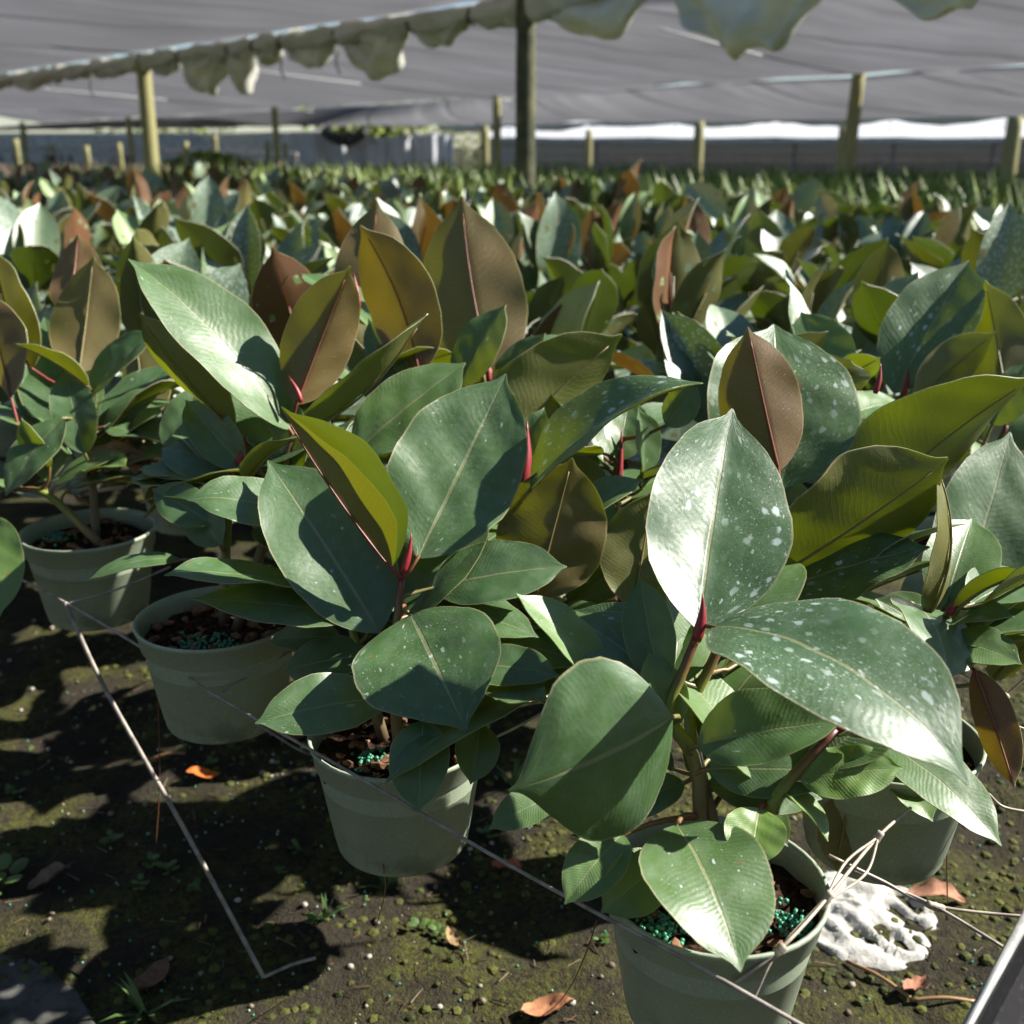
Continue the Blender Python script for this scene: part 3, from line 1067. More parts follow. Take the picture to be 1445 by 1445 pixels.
def far_tree(x, y, h, w, seed, label):
    rnd = random.Random(seed)
    root = empty('tree', (x, y, 0), label, 'tree', 'trees beyond the shade house')
    pts = [Vector((x, y, 0)), Vector((x + .1, y, h * .35)), Vector((x - .1, y, h * .8))]
    tube('trunk', smooth_path(pts, 8), [.16, .15, .13, .12, .10, .08, .06, .03], 'stem', root, 8, [BRN, BRN])
    verts, faces, tint = [], [], []
    for _ in range(2600):
        a, e, r = rnd.random() * 6.28, math.asin(rnd.uniform(-1, 1)), rnd.random() ** .4
        cl = 1 + .3 * math.sin(3 * a + seed) + .2 * math.sin(5 * e)
        c = Vector((w * r * cl * math.cos(a) * math.cos(e), w * r * cl * math.sin(a) * math.cos(e), h * .55 + h * .52 * r * math.sin(e)))
        s_ = rnd.uniform(.08, .17)
        q = Vector((rnd.gauss(0, 1), rnd.gauss(0, 1), rnd.gauss(0, 1))).normalized()
        t_ = q.orthogonal().normalized() * s_
        b_ = q.cross(t_) * .55
        k = len(verts)
        verts += [c - t_, c + b_, c + t_, c - b_ + q * .03]
        faces.append((k, k + 1, k + 2, k + 3))
        g = rnd.random()
        tint += [(.10 + .12 * g, .15 + .12 * g, .02)] * 4
    mesh_obj('crown', verts, faces, 'weed', root, tint=tint, smooth=False)


for i, (x, y, h, w, lb) in enumerate((
        (-4.6, 38, 3.4, 2.2, 'sunlit yellow-green tree behind the pale hanging sheet'),
        (-7.2, 27, .95, 1.1, 'low yellow-green bush in the left background beside the short brown post'),
        (-1.5, 62, 6.0, 4.0, 'dense tree far behind the middle post'),
        (-18.0, 60, 5.5, 4.5, 'tree behind the far fence on the left'))):
    far_tree(x, y, h, w, 50 + i, lb)


def spiky_field():
    """strappy reddish and green plants standing beyond the rubber plants, one uncountable mass"""
    rnd = random.Random(77)
    for name, lab, rect, n, cols, hh in (
            ('strappy_plants_green', 'mass of green strap-leaved plants beyond the rubber plants at the right', (0, 12.5), 12000, ((.13, .19, .025), (.21, .27, .06), (.08, .12, .02)), (.86, 1.04)),
            ('strappy_plants_red', 'mass of reddish grassy plants beyond the rubber plants in the middle', (12.5, 21), 4500, ((.16, .08, .07), (.22, .13, .10), (.11, .12, .05)), (.80, .95)),
            ('low_green_plants', 'mass of small green plants beyond the rubber plants at the far left', (21, 44), 4600, ((.06, .10, .03), (.10, .16, .05), (.12, .14, .04)), (.72, .88))):
        verts, faces, tint = [], [], []
        base = Vector((.19, .86, 0)) + Vector((.26, .31, 0)) * 12.6
        ud = Vector((-.29, .262, 0)).normalized()
        vd = Vector((.26, .31, 0)).normalized()
        for _ in range(n):
            p = base + ud * rnd.uniform(rect[0] - (7 if rect[0] == 0 else 0), rect[1]) + vd * (rnd.random() ** 1.4 * 7.5)
            h = rnd.uniform(*hh)
            a = rnd.random() * 6.28
            out = Vector((math.cos(a), math.sin(a), 0)) * rnd.uniform(.03, .22)
            sd = Vector((-math.sin(a), math.cos(a), 0)) * rnd.uniform(.007, .016)
            z0 = .45
            k = len(verts)
            m_ = p + out * .35 + up * (z0 + (h - z0) * .65)
            e_ = p + out + up * (h - rnd.random() * .12)
            verts += [p + up * z0 - sd, p + up * z0 + sd, m_ + sd * 1.1, m_ - sd * 1.1, e_]
            faces += [(k, k + 1, k + 2, k + 3), (k + 3, k + 2, k + 4)]
            c = cols[rnd.randrange(3)]
            g = rnd.uniform(.7, 1.3)
            tint += [tuple(x * g for x in c)] * 5
        o = mesh_obj(name, verts, faces, 'weed', tint=tint)
        kind(tag(o, lab, 'plants'), 'stuff')


spiky_field()

# ------------------------------------------------------------------ front plants, leaf by leaf
U_, V_ = Vector((-.29, .262, 0)), Vector((.26, .31, 0))
G0 = Vector((.19, .86, 0))
taken = set()


def front_plant(grid, rim, label, stems_px, leaves, buds=(), prills=(), fill=0, fillspec=None, seed=0, potrot=0.0, fillhigh=13):
    """rim: (px,py,d) of the pot rim centre, or a Vector; stems_px: lists of (px,py,d); leaves: tuples, see below"""
    taken.add(grid)
    rc = P(*rim) if not isinstance(rim, Vector) else rim
    root = empty('rubber_plant', rc - up * POT_H, label, 'plant', 'potted rubber plants in the wire rack')
    pot_parts(root, potrot)
    soil_part(root)
    if prills is not None:
        dress_soil(root, seed, prills)
    stems = []
    for st in stems_px:
        pts = [rc - up * .03 + Vector((st[0][0], st[0][1], 0))] + [P(*q) for q in st[1:]]
        path = smooth_path(pts, 14)
        stems.append(path)
        tube('stem', path, [.0075 - .0035 * i / 13 for i in range(14)], 'stem', root, 8, [BRN, (.20, .16, .05), GRN, (.17, .10, .03), DRED])
    for i, lf in enumerate(leaves):
        bx, by, db, tx, ty, dt, n = lf[:7]
        kw = dict(lf[7]) if len(lf) > 7 else {}
        kw.setdefault('seed', seed * 100 + i)
        add_leaf(root, stems, P(bx, by, db), P(tx, ty, dt), camvec(n), **kw)
    for b in buds:
        add_bud(root, P(*b[0]), P(*b[1]), b[2] if len(b) > 2 else .0042)
    rnd = random.Random(seed + 5)
    for i in range(fill):
        st = stems[i % len(stems)]
        q = st[rnd.randrange(4, fillhigh)]
        az = rnd.random() * 6.28 if fillspec is None else R(rnd.uniform(*fillspec))
        el = rnd.uniform(-25, 40)
        L = rnd.uniform(.12, .185)
        dv = Vector((math.cos(az) * math.cos(R(el)), math.sin(az) * math.cos(R(el)), math.sin(R(el))))
        B = q + dv * rnd.uniform(.025, .05)
        add_leaf(root, stems, B, B + dv * L, up + dv * -.3 + Vector((rnd.gauss(0, .2), rnd.gauss(0, .2), 0)), nu=14, nv=8, seed=seed * 100 + 60 + i,
                 spots=rnd.uniform(0, .4), young=rnd.uniform(0, .25), bend=rnd.uniform(.02, .12), fold=rnd.uniform(4, 18), ratio=rnd.uniform(.48, .6))
    return root


# leaf tuple: base px,py,depth, tip px,py,depth, direction the upper face looks in camera axes (right, up, to camera), options
front_plant((0, 0), (1008, 1240, 1.02), 'nearest rubber plant at lower right, upright white-flecked leaf over a pot of green fertilizer beads',
    [[(-.012, .01), (985, 1090, 1.03), (945, 1010, 1.03), (965, 945, 1.03), (985, 893, 1.03)],
     [(.02, .0), (985, 1080, 1.05), (975, 1005, 1.06), (1005, 935, 1.06), (1020, 905, 1.06)],
     [(.045, .01), (1080, 1160, 1.0), (1115, 1100, .99), (1180, 1030, .99)]],
    [(985, 888, 1.025, 1033, 577, 1.15, (.16, .30, .93), dict(ratio=.60, spots=.95, fold=15, bend=-.03, petcol=RED, seed=11, wav=.8)),
     (1008, 885, 1.00, 1366, 1108, .83, (.10, .70, .70), dict(ratio=.56, spots=.95, fold=7, bend=.16, petcol=DRED, seed=12, tipc=-.10, edge=.05)),
     (948, 1012, .975, 718, 1116, .915, (-.15, -.28, .95), dict(acu=.55, ratio=1.05, spots=.04, fold=-5, bend=.07, seed=13, edge=.10, wav=.6)),
     (985, 1052, 1.0, 1192, 1018, .96, (.05, .62, .78), dict(ratio=.58, spots=.15, fold=14, bend=.05, seed=14)),
     (1000, 1085, 1.02, 1195, 1090, 1.0, (0, .5, .85), dict(ratio=.5, spots=.05, fold=5, bend=.04, seed=15)),
     (948, 1030, 1.03, 915, 920, 1.04, (.15, .15, 1), dict(ratio=.62, spots=.05, young=.35, fold=10, seed=16)),
     (935, 970, 1.04, 903, 815, 1.08, (-.35, .1, .8), dict(ratio=.48, spots=.05, fold=10, seed=17)),
     (925, 960, 1.06, 855, 880, 1.10, (-.3, .3, .8), dict(ratio=.7, spots=.02, fold=5, seed=18)),
     (850, 965, 1.07, 728, 838, 1.05, (.45, .55, .62), dict(ratio=.46, spots=.3, young=.35, fold=8, bend=.08, tipc=.05, seed=19)),
     (955, 1165, .99, 1045, 1372, .875, (.12, .62, .72), dict(ratio=.78, spots=.30, young=.10, fold=8, bend=.10, seed=20)),
     (1072, 1142, .985, 1058, 1226, .95, (-.15, .35, .9), dict(ratio=.98, spots=.45, young=.7, fold=12, seed=21)),
     (878, 1178, 1.0, 797, 1276, .96, (-.3, .4, .85), dict(ratio=.64, spots=.05, young=.3, fold=10, bend=.08, seed=22)),
     (940, 1212, .99, 848, 1288, .96, (.05, .45, .85), dict(ratio=.72, spots=.05, young=.35, fold=10, bend=.06, seed=23)),
     (800, 1118, 1.03, 690, 1170, 1.0, (-.1, .6, .75), dict(ratio=.48, spots=.10, young=.2, fold=6, bend=.08, seed=24)),
     (1128, 1098, .99, 1274, 1084, .975, (.0, .5, .85), dict(ratio=.56, spots=.2, young=.55, fold=8, wav=2.2, seed=25)),
     (1235, 1030, .98, 1160, 962, .99, (-.4, .4, .7), dict(ratio=.48, spots=.2, young=.6, fold=8, bend=.1, seed=26)),
     (1180, 1035, .99, 1246, 1020, .98, (0, .8, .5), dict(ratio=.5, spots=.2, young=.6, fold=8, seed=27)),
     (1105, 1115, 1.0, 1168, 1188, .965, (.5, .6, .5), dict(ratio=.5, young=.6, fold=20, bend=.10, seed=28)),
     (1000, 1105, 1.04, 1160, 1128, 1.03, (.05, .65, .75), dict(ratio=.52, spots=.05, fold=6, bend=.05, seed=201)),
     (965, 1105, 1.05, 862, 1150, 1.04, (-.1, .65, .75), dict(ratio=.56, spots=.05, fold=6, bend=.05, seed=202)),
     (1010, 1062, 1.08, 1125, 985, 1.13, (.1, .5, .85), dict(ratio=.55, spots=.1, fold=8, seed=203)),
     (950, 1085, 1.09, 845, 1030, 1.13, (-.2, .5, .85), dict(ratio=.56, spots=.05, fold=8, seed=204)),
     (1045, 1118, 1.06, 1112, 1195, 1.03, (.2, .6, .75), dict(ratio=.6, spots=.1, young=.2, fold=8, seed=205)),
     (1000, 1120, 1.08, 985, 1010, 1.12, (.0, .3, .95), dict(ratio=.6, spots=.05, fold=8, seed=206)),
     (1020, 945, 1.08, 1130, 905, 1.14, (.1, .55, -.8), dict(ratio=.55, spots=.1, fold=6, seed=29)),
     ],
    buds=[((983, 905, 1.015), (992, 838, 1.01), .0055)],
    prills=[(-.055, -.045, 90, .012), (.062, -.035, 80, .011), (0, .06, 30, .02)], fill=15, fillspec=(20, 150), fillhigh=9, seed=1)

front_plant((1, 0), (563, 1030, 1.27), 'rubber plant left of the nearest one, big flat leaf beside a red bud',
    [[(.0, .0), (556, 960, 1.25), (560, 880, 1.25), (567, 815, 1.25)],
     [(-.02, .02), (510, 930, 1.28), (470, 800, 1.33), (425, 740, 1.36)]],
    [(590, 787, 1.245, 714, 528, 1.33, (.05, .28, .95), dict(ratio=.60, spots=.30, fold=7, bend=-.03, young=.08, petcol=RED, seed=31, wav=1.6)),
     (552, 800, 1.24, 397, 574, 1.20, (.63, .43, .64), dict(ratio=.72, spots=.10, young=.45, fold=78, bend=-.03, petcol=RED, seed=32)),
     (535, 892, 1.25, 378, 650, 1.33, (.18, .42, .85), dict(ratio=.52, spots=.20, fold=9, bend=.03, seed=33)),
     (445, 742, 1.36, 264, 706, 1.30, (-.05, .70, .66), dict(ratio=.56, spots=.30, fold=5, bend=.10, seed=34, tipc=-.08)),
     (580, 868, 1.24, 659, 1036, 1.13, (-.08, .58, .8), dict(acu=.45, ratio=.95, spots=.55, fold=6, bend=.09, seed=35, edge=.04)),
     (552, 985, 1.22, 360, 1021, 1.17, (-.05, .62, .75), dict(ratio=.50, spots=.35, young=.15, fold=4, bend=.06, seed=36)),
     (520, 925, 1.27, 400, 948, 1.28, (-.1, .6, .75), dict(ratio=.62, spots=.05, fold=6, seed=37)),
     (470, 838, 1.30, 232, 812, 1.22, (.02, .93, .30), dict(ratio=.42, spots=.45, fold=6, bend=.05, seed=38, tipc=-.06)),
     (505, 868, 1.27, 270, 845, 1.22, (.0, .80, .55), dict(ratio=.40, spots=.05, fold=2, bend=.02, seed=39)),
     (597, 1018, 1.15, 591, 1147, 1.10, (-.05, .25, .95), dict(ratio=.66, spots=.05, fold=8, bend=.05, seed=40)),
     (765, 985, 1.22, 543, 1107, 1.10, (-.30, .72, .40), dict(ratio=.30, spots=.15, fold=8, bend=.10, seed=41)),
     (678, 1022, 1.18, 664, 1107, 1.14, (.2, .3, .9), dict(ratio=.72, spots=.10, fold=12, seed=42)),
     (640, 940, 1.22, 790, 955, 1.17, (.05, .80, .50), dict(ratio=.55, spots=.05, fold=6, seed=43)),
     (650, 965, 1.22, 775, 990, 1.14, (.05, .85, .40), dict(ratio=.5, spots=.25, fold=6, seed=44)),
     (690, 905, 1.31, 830, 938, 1.27, (.1, .7, .7), dict(ratio=.5, spots=.05, fold=6, bend=.05, seed=211)),
     (700, 945, 1.33, 850, 1000, 1.29, (.1, .7, .7), dict(ratio=.5, spots=.05, fold=6, bend=.05, seed=212)),
     (740, 880, 1.37, 850, 958, 1.33, (.2, .6, .75), dict(ratio=.55, spots=.05, fold=6, seed=213)),
     (480, 900, 1.30, 380, 905, 1.32, (-.1, .7, .7), dict(ratio=.5, spots=.05, fold=6, seed=214)),
     (610, 830, 1.27, 800, 800, 1.27, (.1, .5, .8), dict(ratio=.52, spots=.03, fold=5, bend=.06, seed=45)),
     (600, 850, 1.29, 760, 900, 1.25, (.1, .75, .6), dict(ratio=.52, spots=.03, fold=5, seed=46)),
     (520, 880, 1.29, 440, 800, 1.36, (.1, .3, .9), dict(ratio=.55, spots=.03, fold=5, seed=47)),
     ],
    buds=[((568, 808, 1.24), (581, 752, 1.24), .0045)],
    prills=[(-.03, -.03, 40, .012), (.02, -.05, 40, .015)], fill=15, fillspec=(40, 140), fillhigh=9, seed=3)

front_plant((2, 0), (307, 868, 1.42), 'rubber plant in the third pot from the front, long pale leaf pointing up left',
    [[(.0, .02), (318, 790, 1.44), (325, 700, 1.46), (335, 630, 1.48)],
     [(.02, .0), (380, 740, 1.46), (405, 650, 1.48), (415, 600, 1.48)]],
    [(408, 605, 1.47, 181, 366, 1.42, (.30, .62, .72), dict(ratio=.42, spots=.22, young=.05, fold=10, bend=.08, seed=51, petcol=(.3, .07, .03))),
     (330, 605, 1.48, 197, 442, 1.43, (.38, .62, -.62), dict(ratio=.52, spots=.1, young=.15, fold=22, bend=-.05, seed=52)),
     (418, 570, 1.46, 494, 376, 1.42, (-.2, .25, -.9), dict(ratio=.56, spots=.3, young=.55, fold=30, bend=.06, seed=53)),
     (425, 610, 1.43, 604, 443, 1.38, (-.62, .72, -.12), dict(ratio=.42, spots=.35, fold=24, bend=-.08, seed=54, tipc=-.08)),
     (500, 640, 1.42, 657, 512, 1.46, (-.15, .45, .88), dict(ratio=.54, spots=.15, young=.22, fold=6, bend=.03, seed=55)),
     (345, 660, 1.47, 262, 565, 1.50, (-.35, .35, .85), dict(ratio=.52, spots=.1, fold=16, seed=56)),
     (420, 680, 1.48, 345, 530, 1.53, (-.1, .3, .9), dict(ratio=.58, spots=.08, fold=8, seed=57)),
     (255, 790, 1.40, 126, 818, 1.36, (-.1, .82, .5), dict(ratio=.34, spots=.0, fold=3, bend=.10, seed=58)),
     (300, 740, 1.43, 215, 690, 1.44, (-.3, .55, .75), dict(ratio=.6, spots=.02, fold=6, bend=.05, seed=59)),
     (310, 770, 1.42, 268, 690, 1.46, (-.3, .15, .9), dict(ratio=.62, spots=.02, fold=6, seed=60)),
     ],
    buds=[((338, 655, 1.47), (346, 612, 1.47), .007), ((425, 568, 1.45), (407, 530, 1.45), .004)],
    prills=[(-.01, -.045, 90, .018), (.03, -.06, 40, .014)], fill=20, fillspec=(-40, 190), fillhigh=11, seed=5)

front_plant((3, 0), (125, 745, 1.75), 'rubber plant in the leftmost pot with a bare green stem and brown underside showing',
    [[(.01, .0), (128, 650, 1.76), (120, 600, 1.76), (118, 555, 1.76)],
     [(.03, -.02), (70, 700, 1.72), (20, 690, 1.70)]],
    [(112, 525, 1.77, 132, 361, 1.80, (-.1, .2, -.95), dict(ratio=.58, young=.4, fold=8, bend=.02, seed=71)),
     (105, 625, 1.75, 62, 448, 1.82, (.1, .3, .9), dict(ratio=.52, spots=.1, fold=8, bend=.02, seed=72)),
     (128, 560, 1.75, 218, 468, 1.76, (-.3, .5, .75), dict(ratio=.56, spots=.4, fold=14, seed=73)),
     (125, 545, 1.73, 22, 485, 1.68, (.25, .75, -.35), dict(ratio=.46, young=.25, fold=16, bend=.06, seed=74)),
     (60, 600, 1.76, 35, 470, 1.80, (.3, .3, .85), dict(ratio=.52, spots=.1, fold=10, seed=75)),
     (120, 640, 1.72, 92, 520, 1.74, (.1, .25, .95), dict(ratio=.5, spots=.15, fold=12, seed=83)),
     (140, 640, 1.80, 190, 545, 1.84, (.2, .4, .85), dict(ratio=.55, spots=.2, fold=10, seed=84)),
     (150, 660, 1.78, 245, 640, 1.72, (.0, .75, .6), dict(ratio=.5, young=.5, fold=8, seed=85)),
     (70, 660, 1.70, 30, 590, 1.66, (-.3, .5, .75), dict(ratio=.5, spots=.2, fold=10, seed=86)),
     (200, 600, 1.86, 190, 470, 1.92, (.1, .3, -.9), dict(ratio=.55, young=.2, fold=12, seed=87)),
     (240, 640, 1.70, 280, 545, 1.72, (.1, .4, .9), dict(ratio=.55, spots=.2, fold=12, seed=88)),
     (88, 590, 1.70, 8, 700, 1.64, (-.25, .5, .8), dict(ratio=.56, spots=.35, fold=5, bend=.04, seed=76)),
     (170, 620, 1.78, 232, 580, 1.74, (.0, .75, .6), dict(ratio=.6, young=.8, fold=10, seed=77)),
     (125, 665, 1.74, 178, 658, 1.68, (.0, .8, .5), dict(ratio=.62, young=.6, spots=.4, fold=14, seed=78)),
     (95, 440, 1.85, 110, 330, 1.90, (0, .2, -.95), dict(ratio=.6, young=.7, fold=10, seed=79)),
     (45, 520, 1.75, -8, 352, 1.75, (.5, .25, -.6), dict(ratio=.5, young=.6, fold=18, bend=-.04, seed=80)),
     (15, 560, 1.70, -30, 410, 1.70, (.3, .3, -.8), dict(ratio=.55, young=.7, fold=10, seed=81)),
     (-10, 730, 1.60, 0, 870, 1.54, (.1, .4, .85), dict(ratio=.55, young=.5, spots=.1, fold=5, seed=82)),
     ],
    buds=[((118, 575, 1.74), (121, 548, 1.74), .005)],
    prills=[(-.06, .01, 60, .014)], fill=15, fillspec=(-20, 200), fillhigh=10, seed=7)

zr = .56
front_plant((0, 1), Vector((.42, 1.09, .525)), 'rubber plant behind the nearest one on the right, with wide olive leaf undersides',
    [[(.0, .0), (1180, 950, 1.28), (1140, 850, 1.27), (1110, 780, 1.26)],
     [(.03, .0), (1300, 960, 1.25), (1330, 880, 1.22), (1350, 855, 1.2)]],
    [(1092, 812, 1.22, 1338, 646, 1.17, (-.25, .62, -.74), dict(ratio=.76, young=.05, fold=7, bend=-.02, seed=91, petcol=(.3, .10, .03))),
     (1195, 745, 1.36, 1462, 530, 1.30, (-.25, .60, -.74), dict(ratio=.60, young=.02, fold=9, seed=92)),
     (1098, 665, 1.28, 1055, 461, 1.26, (-.05, .15, -.98), dict(ratio=.60, young=.7, fold=14, bend=.02, seed=93)),
     (1100, 690, 1.33, 1092, 458, 1.42, (.05, .3, .95), dict(ratio=.84, spots=.95, fold=10, seed=94)),
     (1308, 868, 1.22, 1318, 655, 1.20, (-.75, .1, -.60), dict(ratio=.44, young=.05, fold=10, bend=-.12, seed=95)),
     (1345, 880, 1.33, 1425, 610, 1.40, (.15, .3, .92), dict(ratio=.52, spots=.15, fold=8, bend=.02, seed=96)),
     (1095, 835, 1.25, 1312, 772, 1.18, (.0, .55, .80), dict(ratio=.52, spots=.55, fold=5, wav=2.5, seed=97)),
     (1345, 862, 1.20, 1470, 806, 1.14, (-.1, .70, -.45), dict(ratio=.36, young=.05, fold=14, bend=.10, seed=98)),
     (1330, 882, 1.22, 1432, 872, 1.16, (.05, .75, .6), dict(ratio=.56, spots=.1, fold=6, bend=.10, tipc=-.1, seed=99)),
     (1330, 905, 1.20, 1442, 938, 1.13, (.0, .65, .75), dict(ratio=.66, spots=.15, young=.2, fold=6, bend=.08, seed=100)),
     (1375, 945, 1.19, 1432, 1112, 1.14, (.55, -.1, -.7), dict(ratio=.36, young=.95, fold=12, seed=101)),
     (1228, 1040, 1.16, 1413, 1194, 1.06, (.15, .65, .70), dict(ratio=.46, spots=.10, young=.12, fold=6, bend=.10, seed=102)),
     (1250, 1085, 1.18, 1316, 1160, 1.12, (.2, .5, .8), dict(ratio=.62, spots=.3, young=.3, fold=8, seed=103)),
     (1285, 850, 1.24, 1338, 960, 1.12, (.35, .55, .7), dict(ratio=.75, spots=.05, fold=4, bend=.10, seed=104)),
     (1330, 905, 1.27, 1235, 845, 1.26, (-.1, .5, .85), dict(ratio=.62, spots=.15, young=.1, fold=6, seed=105)),
     (1200, 1120, 1.18, 1180, 1230, 1.20, (.1, .4, -.8), dict(ratio=.55, young=.3, fold=6, seed=106)),
     (1400, 960, 1.26, 1460, 900, 1.22, (.1, .6, -.7), dict(ratio=.6, young=.05, fold=6, seed=107)),
     ],
    buds=[((1338, 868, 1.2), (1352, 838, 1.2), .005), ((1235, 555, 1.36), (1243, 512, 1.36), .004)], prills=[(.02, .02, 40, .02)], fill=18, fillspec=(-30, 140), seed=9)

front_plant((1, 1), Vector((.165, 1.44, .555)), 'middle rubber plant behind the front two, with tan leaf underside and dark red stem',
    [[(.0, .0), (878, 800, 1.50), (868, 700, 1.48), (876, 620, 1.47)],
     [(-.03, .0), (790, 850, 1.42), (760, 840, 1.33), (750, 720, 1.33)]],
    [(755, 845, 1.31, 808, 646, 1.29, (.12, .18, -.95), dict(ratio=.76, young=.40, fold=6, bend=.03, seed=111, wav=1.5, petcol=(.30, .12, .03))),
     (690, 655, 1.48, 878, 472, 1.50, (-.35, .42, -.80), dict(ratio=.58, young=.0, fold=9, seed=112)),
     (750, 688, 1.30, 992, 541, 1.22, (-.42, .66, .45), dict(ratio=.46, spots=.9, fold=22, bend=.10, seed=113, tipc=-.05)),
     (895, 858, 1.32, 925, 690, 1.32, (-.25, .1, -.95), dict(ratio=.74, young=.02, fold=6, seed=114)),
     (872, 650, 1.46, 888, 560, 1.50, (.1, .3, .95), dict(ratio=.62, spots=.1, young=.1, fold=12, seed=115)),
     (905, 690, 1.46, 900, 575, 1.42, (.55, .4, .6), dict(ratio=.55, spots=.15, fold=16, seed=116)),
     (850, 700, 1.46, 780, 640, 1.48, (-.4, .4, -.7), dict(ratio=.62, young=.1, fold=12, seed=117)),
     (870, 745, 1.44, 815, 700, 1.44, (-.2, .6, .7), dict(ratio=.6, young=.35, fold=8, seed=118)),
     (800, 850, 1.38, 930, 770, 1.36, (.1, .6, .75), dict(ratio=.5, spots=.0, fold=6, seed=119)),
     (940, 600, 1.42, 985, 545, 1.40, (-.3, .2, .9), dict(ratio=.75, spots=.4, fold=6, seed=120)),
     (770, 860, 1.34, 700, 790, 1.36, (-.1, .4, -.8), dict(ratio=.55, young=.3, fold=6, seed=121)),
     (760, 880, 1.34, 850, 870, 1.26, (.1, .75, .6), dict(ratio=.6, spots=.02, fold=6, seed=122)),
     (735, 655, 1.36, 768, 575, 1.36, (.2, .4, .85), dict(ratio=.5, spots=.1, young=.15, fold=8, seed=123, tipc=-.15)),
     ],
    buds=[((737, 690, 1.33), (744, 594, 1.33), .0085), ((870, 700, 1.46), (877, 600, 1.46), .005)], prills=[(-.02, -.03, 60, .02)], fill=24, fillspec=(-40, 220), seed=11)

front_plant((2, 1), Vector((-.13, 1.72, .56)), 'rubber plant behind, whose tall brown leaf underside with red midrib stands highest',
    [[(.0, .0), (640, 620, 1.76), (655, 540, 1.72), (680, 520, 1.70)],
     [(-.03, .0), (560, 620, 1.72), (560, 530, 1.70), (555, 480, 1.70)]],
    [(696, 535, 1.70, 652, 277, 1.74, (.10, .12, -.98), dict(ratio=.58, young=.5, fold=10, bend=.02, seed=131, petcol=RED, side=.03)),
     (592, 525, 1.60, 508, 318, 1.56, (.30, .15, -.92), dict(ratio=.52, young=.85, fold=10, seed=132, side=-.04, petcol=RED)),
     (518, 485, 1.76, 532, 283, 1.80, (-.1, .1, -.98), dict(ratio=.52, young=.55, fold=8, seed=133)),
     (650, 545, 1.62, 714, 430, 1.62, (-.3, .5, .8), dict(ratio=.60, spots=.35, young=.1, fold=10, bend=.04, seed=134)),
     (560, 545, 1.66, 480, 455, 1.66, (-.3, .4, -.8), dict(ratio=.60, young=.15, fold=8, seed=135)),
     (580, 560, 1.62, 520, 450, 1.64, (-.5, .5, .6), dict(ratio=.42, spots=.15, fold=18, seed=136)),
     (520, 560, 1.62, 590, 470, 1.62, (.0, .4, -.8), dict(ratio=.55, young=.35, fold=8, seed=137)),
     (600, 500, 1.78, 612, 370, 1.82, (0, .2, -.9), dict(ratio=.6, young=.95, fold=8, seed=138)),
     (700, 560, 1.64, 770, 470, 1.62, (.2, .5, .7), dict(ratio=.5, spots=.1, fold=10, seed=139)),
     ],
    buds=[((505, 440, 1.66), (499, 385, 1.66), .005), ((690, 540, 1.66), (684, 500, 1.66), .005)], prills=None, fill=24, fillspec=(-60, 240), seed=13)

front_plant((0, 2), Vector((.72, 1.62, .57)), 'rubber plant at the right with a tall spotted leaf half in dark shadow',
    [[(.0, .0), (1290, 640, 1.80), (1270, 560, 1.80)], [(.03, .0), (1400, 660, 1.72), (1420, 600, 1.70)]],
    [(1262, 555, 1.82, 1368, 368, 1.86, (-.35, .35, .75), dict(ratio=.58, spots=.7, fold=24, bend=.02, seed=151)),
     (1180, 560, 1.78, 1130, 440, 1.84, (-.1, .5, .8), dict(ratio=.66, spots=.15, fold=6, seed=152)),
     (1290, 575, 1.72, 1405, 468, 1.70, (-.1, .4, -.85), dict(ratio=.5, young=.1, fold=10, seed=153)),
     (1175, 545, 1.66, 1242, 505, 1.60, (0, .6, -.7), dict(ratio=.7, young=.05, fold=10, seed=154)),
     (1420, 560, 1.75, 1390, 395, 1.80, (.4, .3, -.8), dict(ratio=.5, young=.2, fold=12, seed=155)),
     (1400, 600, 1.6, 1450, 510, 1.58, (.1, .4, .8), dict(ratio=.6, spots=.1, fold=12, seed=156)),
     (1330, 560, 1.8, 1430, 430, 1.84, (.3, .2, -.8), dict(ratio=.45, young=.9, fold=12, seed=157)),
     (1270, 570, 1.7, 1190, 590, 1.62, (0, .7, .6), dict(ratio=.5, young=.3, fold=12, seed=158)),
     ], buds=[((1275, 560, 1.8), (1282, 515, 1.8), .005)], prills=None, fill=9, fillspec=(0, 360), seed=15)

# ------------------------------------------------------------------ the field: variants copied plant by plant


